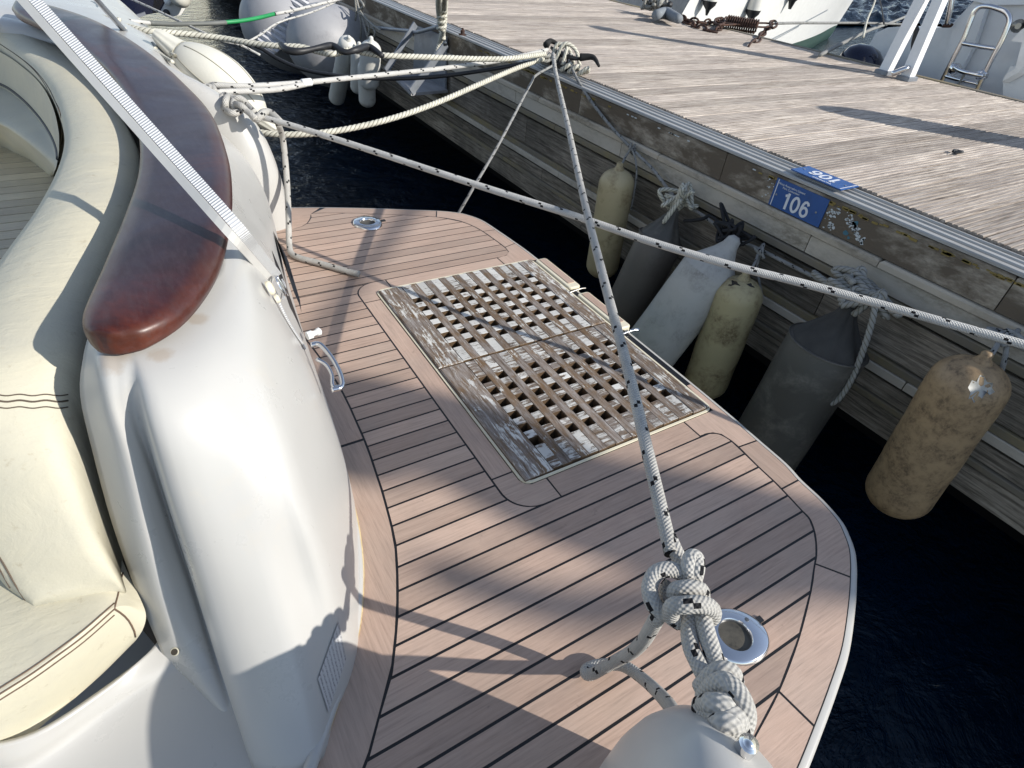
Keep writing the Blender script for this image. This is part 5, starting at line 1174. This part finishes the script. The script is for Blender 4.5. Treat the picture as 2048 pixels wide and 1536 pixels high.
# white yacht beyond the pontoon, top centre, with a green waterline
def yacht():
    t = empty('white_yacht', (11, 13, WZ), 'white yacht hull with dark green waterline and small hanging fenders beyond the pontoon', 'yacht')
    # waterline heading from far left to the stern/bow point
    W0 = at(1440, 118, WZ); W1 = at(1664, 68, WZ)
    d = (W1 - W0); d.z = 0; d.normalize(); nrm = Vector((d.y, -d.x, 0))
    if nrm.dot(Vector((-W1.x, -W1.y, 0))) < 0: nrm = -nrm
    # stations along the hull; s metres before the stem, (half breadth offset, heights)
    rows = []
    for s_, fl in ((0, 0), (.5, .05), (1.4, .18), (3, .42), (5, .62), (8, .75), (12, .7)):
        base = W1 - d * s_ + nrm * (fl * .9)
        r = [base + Vector((0, 0, -.2)) - nrm * .1, base + Vector((0, 0, .0)), base + d * .07 + nrm * .03 + Vector((0, 0, .22)), base + d * .35 + nrm * .16 + Vector((0, 0, .9)), base + d * .75 + nrm * .30 + Vector((0, 0, 1.7)), base + d * 1.0 + nrm * .36 + Vector((0, 0, 2.3))]
        rows.append(r)
    boot = [r[:3] for r in rows]; top = [r[2:] for r in rows]
    grid('hull_side', top, simple('yacht_white', (.74, .74, .72), .25, var=.04), t, 4, 5)
    grid('green_waterline', boot, simple('dark_green_boot', (.012, .045, .035), .4), t, 4, 5)
    grid('far_hull_side', [[p - nrm * (.5 + .5 * min(3, k)) for p in r] for k, r in enumerate(rows)], simple('yacht_white_far', (.74, .74, .72), .25), t, 4, 5)
    gr = 'fenders hanging on the far white yacht'
    def pf(u, v, wpx, s_, lab, dark):
        y0 = aty(u, v, W1.y); 
        # place on the hull side plane
        pl = W1 + nrm * .95; n_ = nrm; o = Vector((0, 0, CAMH)); r_ = ray(u, v); k = (pl - o).dot(n_) / r_.dot(n_); B = o + r_ * k; R_ = wpx * (B - o).length / 1350 / 2
        e = empty('yacht_fender', B, lab, 'fender', gr); A = B + Vector((0, 0, s_))
        lathe('fender_body', B + Vector((0, 0, R_ * 1.2)), A, [(0, R_), (.1, R_), (s_ * .6, R_), (s_ * .9, R_ * .9)], FW, e, 16)
        lathe('dark_end', B + Vector((0, 0, R_ * 1.25)), B - Vector((0, 0, R_ * .9)), [(0, R_ * 1.05), (R_ * .5, R_ * .9), (R_ * 1.1, R_ * .35), (R_ * 1.8, R_ * .15)], BLACKR, e, 14)
        return e
    pf(1415, 22, 26, 1.0, 'white fender with dark end on the far yacht, left of the pair', 0); pf(1501, 40, 26, 1.0, 'white fender with dark end on the far yacht, above the rusty spring', 0)
    e = pf(1583, 6, 34, .8, 'black bottomed fender on the far yacht near its pointed end', 1)
yacht()
# motor boat at the top right with its bathing ladder
def stern_boat():
    X = 6.05; A = lambda u, v, x=X: atx(u, v, x)
    SH = simple('shaded_gelcoat', (.68, .70, .72), .35, var=.05)  # bluish shade of this stern is put into the gelcoat colour
    t = empty('moored_motor_boat', (7, 2.4, WZ), 'white motor boat stern moored across the pontoon at the top right', 'boat')
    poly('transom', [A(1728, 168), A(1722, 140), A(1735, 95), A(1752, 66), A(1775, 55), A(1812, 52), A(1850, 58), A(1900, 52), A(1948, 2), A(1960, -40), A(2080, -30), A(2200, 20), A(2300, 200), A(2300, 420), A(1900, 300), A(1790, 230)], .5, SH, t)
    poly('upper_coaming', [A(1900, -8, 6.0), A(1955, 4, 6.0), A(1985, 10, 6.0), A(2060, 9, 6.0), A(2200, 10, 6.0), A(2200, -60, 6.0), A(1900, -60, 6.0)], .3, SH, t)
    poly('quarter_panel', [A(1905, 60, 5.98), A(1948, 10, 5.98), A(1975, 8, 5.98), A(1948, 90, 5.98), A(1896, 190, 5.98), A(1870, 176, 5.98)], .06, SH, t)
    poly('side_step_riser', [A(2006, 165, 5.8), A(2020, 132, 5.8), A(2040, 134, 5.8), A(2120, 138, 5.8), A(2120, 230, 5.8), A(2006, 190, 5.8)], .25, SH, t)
    poly('bathing_platform', [Vector((5.55, 2.75, .08)), Vector((5.55, .5, .08)), Vector((6.2, .5, .08)), Vector((6.2, 2.75, .08))], -.1, SH, t, (0, 0, 1))
    poly('teak_step', [at(1978, 180, .30), at(2000, 178, .30), at(2100, 200, .30), at(2100, 218, .30)], -.03, simple('dark_teak_step', (.10, .075, .05), .7), t, (0, 0, 1))
    poly('lit_corner', [A(2004, 163, 5.76), A(2012, 148, 5.76), A(2030, 138, 5.76), A(2044, 85, 5.76), A(2022, 82, 5.76), A(2042, 60, 5.76), A(2055, 52, 5.76), A(2060, 120, 5.76), A(2036, 145, 5.76)], .05, simple('lit_gelcoat', (.80, .80, .79), .3), t, (.6, -.8, 0))  # brighter white paints the sunlight on this corner
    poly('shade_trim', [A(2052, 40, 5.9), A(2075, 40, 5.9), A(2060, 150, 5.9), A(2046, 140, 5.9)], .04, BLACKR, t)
    lathe('through_fitting', A(2036, 52, 5.92), A(2036, 52, 5.86), [(0, .045), (.02, .045), (.04, .03), (.06, .02)], DARKSTEEL, t, 14)
    tube('mooring_eye', [A(1905, 48, 5.95), A(1900, 52, 5.95), A(1885, 52, 5.93)], .012, RUST, t, 8)
    tube('stanchion', [A(1905, -10, 5.9), A(1900, 20, 5.92), A(1893, 50, 5.95)], .020, STEEL, t, 8)
    tube('black_hose', [A(1856, -5, 5.75), A(1838, 25, 5.75), A(1828, 48, 5.75), A(1833, 62, 5.75), A(1828, 90, 5.75), A(1826, 160, 5.75)], .022, BLACKR, t, 8)
    tube('stern_line', [A(1842, 8, 5.7), A(1823, 38, 5.72)], .028, BLACKR, t, 8)
    ld = empty('bathing_ladder', A(1915, 176, 5.8), 'stainless steel bathing ladder folded up against the white stern at the top right', 'ladder')
    L = [A(u, v, 5.84) for u, v in ((1874, 186), (1881, 168), (1904, 122), (1926, 80), (1939, 48), (1948, 26), (1960, 14), (1978, 13), (2000, 19), (2013, 26), (2019, 38), (2015, 54), (2002, 84), (1976, 134), (1950, 188))]
    tube('side_rail', L, .019, STEEL, ld, 10)
    tube('rung', [A(1922, 86, 5.84), A(1955, 92, 5.84), A(1994, 98, 5.84)], .017, STEEL, ld, 8); tube('rung', [A(1890, 152, 5.84), A(1920, 160, 5.84), A(1958, 169, 5.84)], .017, STEEL, ld, 8)
    tube('grab_bar', [A(1909, 135, 5.8), A(1925, 143, 5.76), A(1960, 151, 5.76), A(1965, 150, 5.8)], .018, STEEL, ld, 10)
    for u, v in ((1910, 138), (1964, 150)): lathe('bar_foot', A(u, v, 5.84), A(u, v, 5.7), [(0, .045), (.015, .04), (.03, .022)], STEEL, ld, 14)
    tube('tether', [A(1930, 148, 5.78), A(1922, 160, 5.8), A(1912, 176, 5.84)], .008, TWISTG, ld, 6)
    f = empty('stern_fender', A(1728, 120, 5.9), 'white fender with navy end cap beside the shaded white stern', 'fender')
    a = A(1702, 138, 5.75); b = A(1748, 92, 5.75)
    a, b = A(1712, 140, 5.72), A(1742, 94, 5.72)
    lathe('fender_body', b, a, [(0, .03), (.02, .09), (.06, .15), (.12, .18)] + [(k, .19) for k in (.2, .3, .45)], FW, f, 20)
    lathe('navy_cap', b, a, [(-.005, .02), (.015, .10), (.055, .158), (.12, .188), (.17, .192)], NAVY, f, 20)
stern_boat()
def gangway():
    t = empty('raised_gangway', (5.2, 2.75, DZ), 'two square white posts of a raised gangway at the far pontoon edge', 'gangway')
    tip = Vector((5.23, 2.74, 1.80))
    for u, v in ((1768, 148), (1812, 160)):
        b = at(u, v, DZ); up = (tip - b); up.z = 0
        mb = MB(); mb.beam(b, Vector((b.x + up.x * .8, b.y + up.y * .8, 1.78)), .072, .072, (1, .0, 0)); mb.build('post', WHITEPAINT, t)
        mb = MB(); mb.box(b.x - .06, b.x + .06, b.y - .05, b.y + .05, DZ, DZ + .03, .006); mb.build('post_foot', GALV, t)
    c = at(1783, 148, DZ + .03); tube('hinge_lever', [c, c + Vector((.05, -.06, .05)), c + Vector((.12, -.02, .04))], .02, STEEL, t, 8)
    for k in range(6):
        z = 1.1 + k * .13; mb = MB()
    mesh('top_block', *(lambda q_: (q_.V, q_.F))(MB().box(5.17, 5.29, 2.62, 2.84, 1.76, 1.84, .01)), WHITEPAINT, t)
gangway()
def chain():
    t = empty('mooring_chain', at(1400, 45, DZ), 'rusty mooring chain running off the far pontoon edge toward a spring', 'chain')
    C = lambda L, z=.50: [at(u, v, z) for u, v in L]
    def links(path, k, sz=.055, w=.032, r=.008):
        P = cr(path, 12); L = [0]
        for i in range(1, len(P)): L.append(L[-1] + (P[i] - P[i - 1]).length)
        for j in range(k):
            d = L[-1] * (j + .5) / k; i = max(1, min(len(P) - 1, next(q_ for q_ in range(len(P)) if L[q_] >= d))); c = P[i]; dr = (P[i] - P[i - 1]).normalized()
            sd_ = dr.cross(Vector((0, 0, 1))).normalized(); up = sd_.cross(dr)
            wv_ = sd_ if j % 2 else up
            ln = L[-1] / k * .66
            tube('chain_link', [c + dr * ln * math.cos(a) + wv_ * w * .9 * math.sin(a) for a in [q_ * math.pi / 4 for q_ in range(8)]], r, RUST, t, 6, span=2, closed=True)
    links(C([(1358, 36), (1385, 42), (1405, 45), (1435, 44), (1452, 40)]), 11, r=.010); links(C([(1362, 40), (1380, 48), (1400, 56), (1430, 62), (1446, 48)], .48), 12, r=.010)
    links(C([(1545, 48), (1530, 62), (1515, 80), (1500, 92)], .47), 7, r=.010)
    s_ = empty('mooring_spring', at(1480, 45, DZ), 'rusty coil spring on the far mooring between chain and rope', 'spring')
    a, b = at(1452, 44, .52), at(1515, 54, .52); d = (b - a); n = 14; u_ = d.normalized().orthogonal().normalized(); v_ = d.normalized().cross(u_); P = []
    for i in range(n * 10 + 1): P.append(a + d * (i / (n * 10)) + (u_ * math.cos(i * .6283) + v_ * math.sin(i * .6283)) * .058)
    tube('coil', P, .009, RUST, s_, 6, raw=True)
    tube('spring_rod', C([(1440, 44), (1450, 46), (1520, 54), (1545, 52)], .52), .009, RUST, s_, 6); tube('spring_rod', C([(1440, 48), (1450, 50), (1520, 46), (1548, 48)], .52), .009, RUST, s_, 6)
    tube('end_shackle', C([(1432, 38), (1444, 36), (1450, 44), (1440, 50), (1430, 46)], .52), .012, RUST, s_, 6, closed=True); tube('end_shackle', C([(1540, 44), (1550, 42), (1554, 50), (1545, 56)], .52), .012, RUST, s_, 6, closed=True)
    rope('grey line leading right from the rusty spring toward the gangway', C([(1550, 47), (1590, 46), (1650, 46), (1720, 46), (1790, 48), (1830, 52)], .52), .013, LINEG, n=8)
    rope('grey mooring rope slanting from the pontoon edge up behind the gangway', C([(1640, 110), (1690, 84), (1740, 60), (1790, 42), (1840, 20)], .50), .016, LINEG, n=8)
    rope('white line with a knot hanging over the blue water at the top right', C([(1756, -20), (1748, 8), (1735, 38), (1726, 74)], .55), .012, TWIST, n=8)
    rope('thin dark line over the blue water beside the white line', C([(1758, -10), (1764, 20), (1768, 48)], .55), .009, BLACKROPE, n=6)
    c2 = empty('far_cleat', at(1310, 30, DZ), 'dark cleat with a heap of frayed rope at the far pontoon edge', 'cleat'); o = at(1312, 34, DZ)
    tube('cleat_horn', [o + Vector((-.05, -.22, .14)), o + Vector((0, -.08, .10)), o + Vector((0, .1, .10)), o + Vector((-.02, .22, .14))], .03, BLACKR, c2, 8); lathe('cleat_post', o, o + Vector((0, 0, .12)), [(0, .05), (.06, .03), (.1, .035)], BLACKR, c2, 10)
    R = random.Random(12)
    for k in range(5):
        q_ = o + Vector((R.uniform(-.06, .06), R.uniform(-.12, .1), .08)); tube('rope_turn', [q_ + Vector((R.gauss(0, .05), R.gauss(0, .07), R.uniform(-.03, .10))) for _ in range(6)], .016, TWISTG, c2, 8, span=6)
    P = C([(1312, 30), (1330, 26), (1345, 32), (1358, 38)], .54); tube('grey_sleeve', P, lambda q_: .055 - .025 * abs(q_ - .4), simple('grey_canvas', (.20, .22, .24), .8), c2, 12)
chain()
# large round grey fenders under the pontoon edge, top left
def rounds():
    g = 'pair of large round grey fenders at the top left'
    GR = dirtyf('grey_round_fender', (.34, .34, .35), (.18, .18, .19), thr=(.5, .8)); 
    for (u, v, x, R_, lab) in ((590, 58, 1.78, .42, 'large round grey fender with a pleated white rag, left of the pair'), (672, 96, 2.02, .38, 'large dark round fender behind the pleated one, against the pontoon')):
        c = atx(u, v, x); t = empty('round_fender', c - Vector((0, 0, R_)), lab, 'fender', g); d = (Vector((-.45, -.25, .15))).normalized()
        lathe('fender_body', c - d * R_ * 1.35, c + d * R_ * 1.35, [(R_ * 1.35 * (1 - math.cos(math.pi * k / 14)), max(.01, R_ * math.sin(math.pi * k / 14) ** .75)) for k in range(15)], GR, t, 36)
        if u == 590:
            k0 = at(560, 40, .0); _d = ray(566, 44).normalized(); _o = Vector((0, 0, CAMH)); pc = _o + _d * ((c - _o).dot(_d) - R_ * 1.12)
            V = []; F = []; n = 26; vw = (Vector((0, 0, CAMH)) - c).normalized(); rt = RC @ Vector((1, 0, 0)); up = RC @ Vector((0, 1, 0))
            ax = (rt * .55 + up * .83).normalized(); bx = (rt * .83 - up * .55).normalized()
            for i in range(n + 1):
                f = i / n * 2 - 1; w_ = math.sqrt(max(0, 1 - f * f)) * .5 + .25; z = .025 * (1 if i % 2 else -1)
                for s_ in (-1, 0, 1): V.append(pc + ax * f * .36 + bx * s_ * w_ * .2 + vw * (z + .03 - .03 * abs(s_)))
            for i in range(n):
                for j in range(2): F.append((i * 3 + j, i * 3 + j + 1, i * 3 + j + 4, i * 3 + j + 3))
            mesh('pleated_rag', V, F, simple('pale_rag', (.55, .55, .57), .8), t, solid=.01)
rounds()
def navy():
    t = empty('navy_yacht', (.2, 12, WZ), 'navy blue yacht stern with white lower step at the very top left', 'yacht')
    A = lambda u, v, y=11.6: aty(u, v, y)
    poly('navy_hull', [A(195, 66), A(150, 30), A(140, -60), A(360, -60), A(345, -8), A(328, 8), A(322, 24), A(290, 30), A(235, 50)], 3.0, NAVY, t, (0, 1, 0))
    poly('boot_stripe', [A(236, 42, 11.55), A(290, 24, 11.55), A(292, 30, 11.55), A(250, 46, 11.55)], .1, simple('grey_stripe', (.2, .21, .24), .4), t, (0, 1, 0))
    poly('white_step', [A(322, 26, 11.5), A(330, 10, 11.5), A(344, -6, 11.5), A(350, -40, 11.5), A(380, -40, 11.5), A(372, 14, 11.5), A(362, 30, 11.5), A(340, 34, 11.5)], .6, simple('step_white', (.74, .73, .70), .35), t, (0, 1, 0))
    f = empty('step_fender', A(362, 0, 11.4), 'small cream fender standing on the navy yacht white step', 'fender'); lathe('fender_body', A(357, 14, 11.3), A(362, -20, 11.3), cap(.14, .55), FCR, f, 16)
    for k, (u, v) in enumerate(((335, 2), (333, 26))): lathe('through_fitting', A(u, v, 11.48), A(u, v, 11.4), [(0, .05), (.03, .05), (.05, .02)], WHITEP if k == 0 else BLACKR, t, 12)
navy()

# ---------------------------------------------------------------- outside the picture: pedestal read from its shadow, yacht added for shade
def pedestal():
    tipz = .95; tip = at(1650, 216, DZ); b = tip + Vector((sd.x, sd.y, 0)).normalized() * (tipz / math.tan(math.radians(EL)))
    t = empty('power_pedestal', b, 'rounded grey power pedestal on the pontoon outside the right edge', 'pedestal')
    lathe('pedestal_body', Vector((b.x, b.y, DZ)), Vector((b.x, b.y, DZ + 1)), [(0, .19), (.02, .19), (.03, .15), (tipz - .16, .15), (tipz - .08, .135), (tipz - .02, .08), (tipz, .01)], simple('pedestal_grey', (.45, .46, .48), .4), t, 24)
    for a in (0, math.pi): lathe('socket_cover', Vector((b.x, b.y + .08 * math.cos(a), DZ + .6)), Vector((b.x, b.y + .12 * math.cos(a), DZ + .6)), [(0, .04), (.02, .04), (.03, .03)], BLUE, t, 14)
pedestal()
def shade_yacht():
    """added unseen yacht right of the pontoon; its rig is shaped to shade the deck"""
    h = Vector((sd.x, sd.y, 0)).normalized(); T = lambda s_, k: Vector((s_.x, s_.y, 0)) + sd * k
    base = T(at(1150, 960), 9.6); m = simple('navy_shade_cover', (.02, .03, .06), .8); hullm = simple('added_hull_white', (.70, .70, .68), .3)
    t = empty('added_shade_yacht', Vector((base.x, base.y, WZ)), 'added unseen sailing yacht off the right edge, rig shaped to shade the deck', 'yacht')
    def across(u, v, k): return T(at(u, v), k)
    # added blocker, laid so its shadow runs from the coaming, over the gratings, to the near right of the platform
    tube('added_shade_cover', [across(650, 870, 8.8), across(740, 835, 8.9), across(900, 870, 9.0), across(1050, 945, 9.2), across(1200, 1010, 9.4), across(1380, 1040, 9.6), across(1560, 1070, 9.7), across(1720, 1110, 9.9)], lambda s_: .175 - .03 * abs(s_ - .5), m, t, 14)
    tube('added_shade_boom', [across(900, 1150, 9.3), across(1150, 1215, 9.5), across(1420, 1180, 9.7), across(1680, 1150, 9.9)], .05, ALU, t, 10)  # added spar, bent to cast a second soft band on the deck
    tube('added_shade_mast', [T(at(1700, 1130), 9.9), Vector((T(at(1700, 1130), 9.9).x, T(at(1700, 1130), 9.9).y, WZ + .9))], .09, ALU, t, 12)
    P = T(at(1200, 1000), 9.6); prism('hull', [(P.x - 1.2, P.y - 3), (P.x, P.y - 5), (P.x + 1.2, P.y - 3), (P.x + 1.3, P.y + 2), (P.x - 1.3, P.y + 2)], WZ - .3, WZ + .95, hullm, t)
    tube('added_shade_stay', [across(842, 395, 7.0), across(742, 520, 7.6), across(640, 660, 8.2), across(560, 800, 9.0)], 0.024, ALU, t, 8)  # added line, laid to cast the slanting streak on the far deck
shade_yacht()
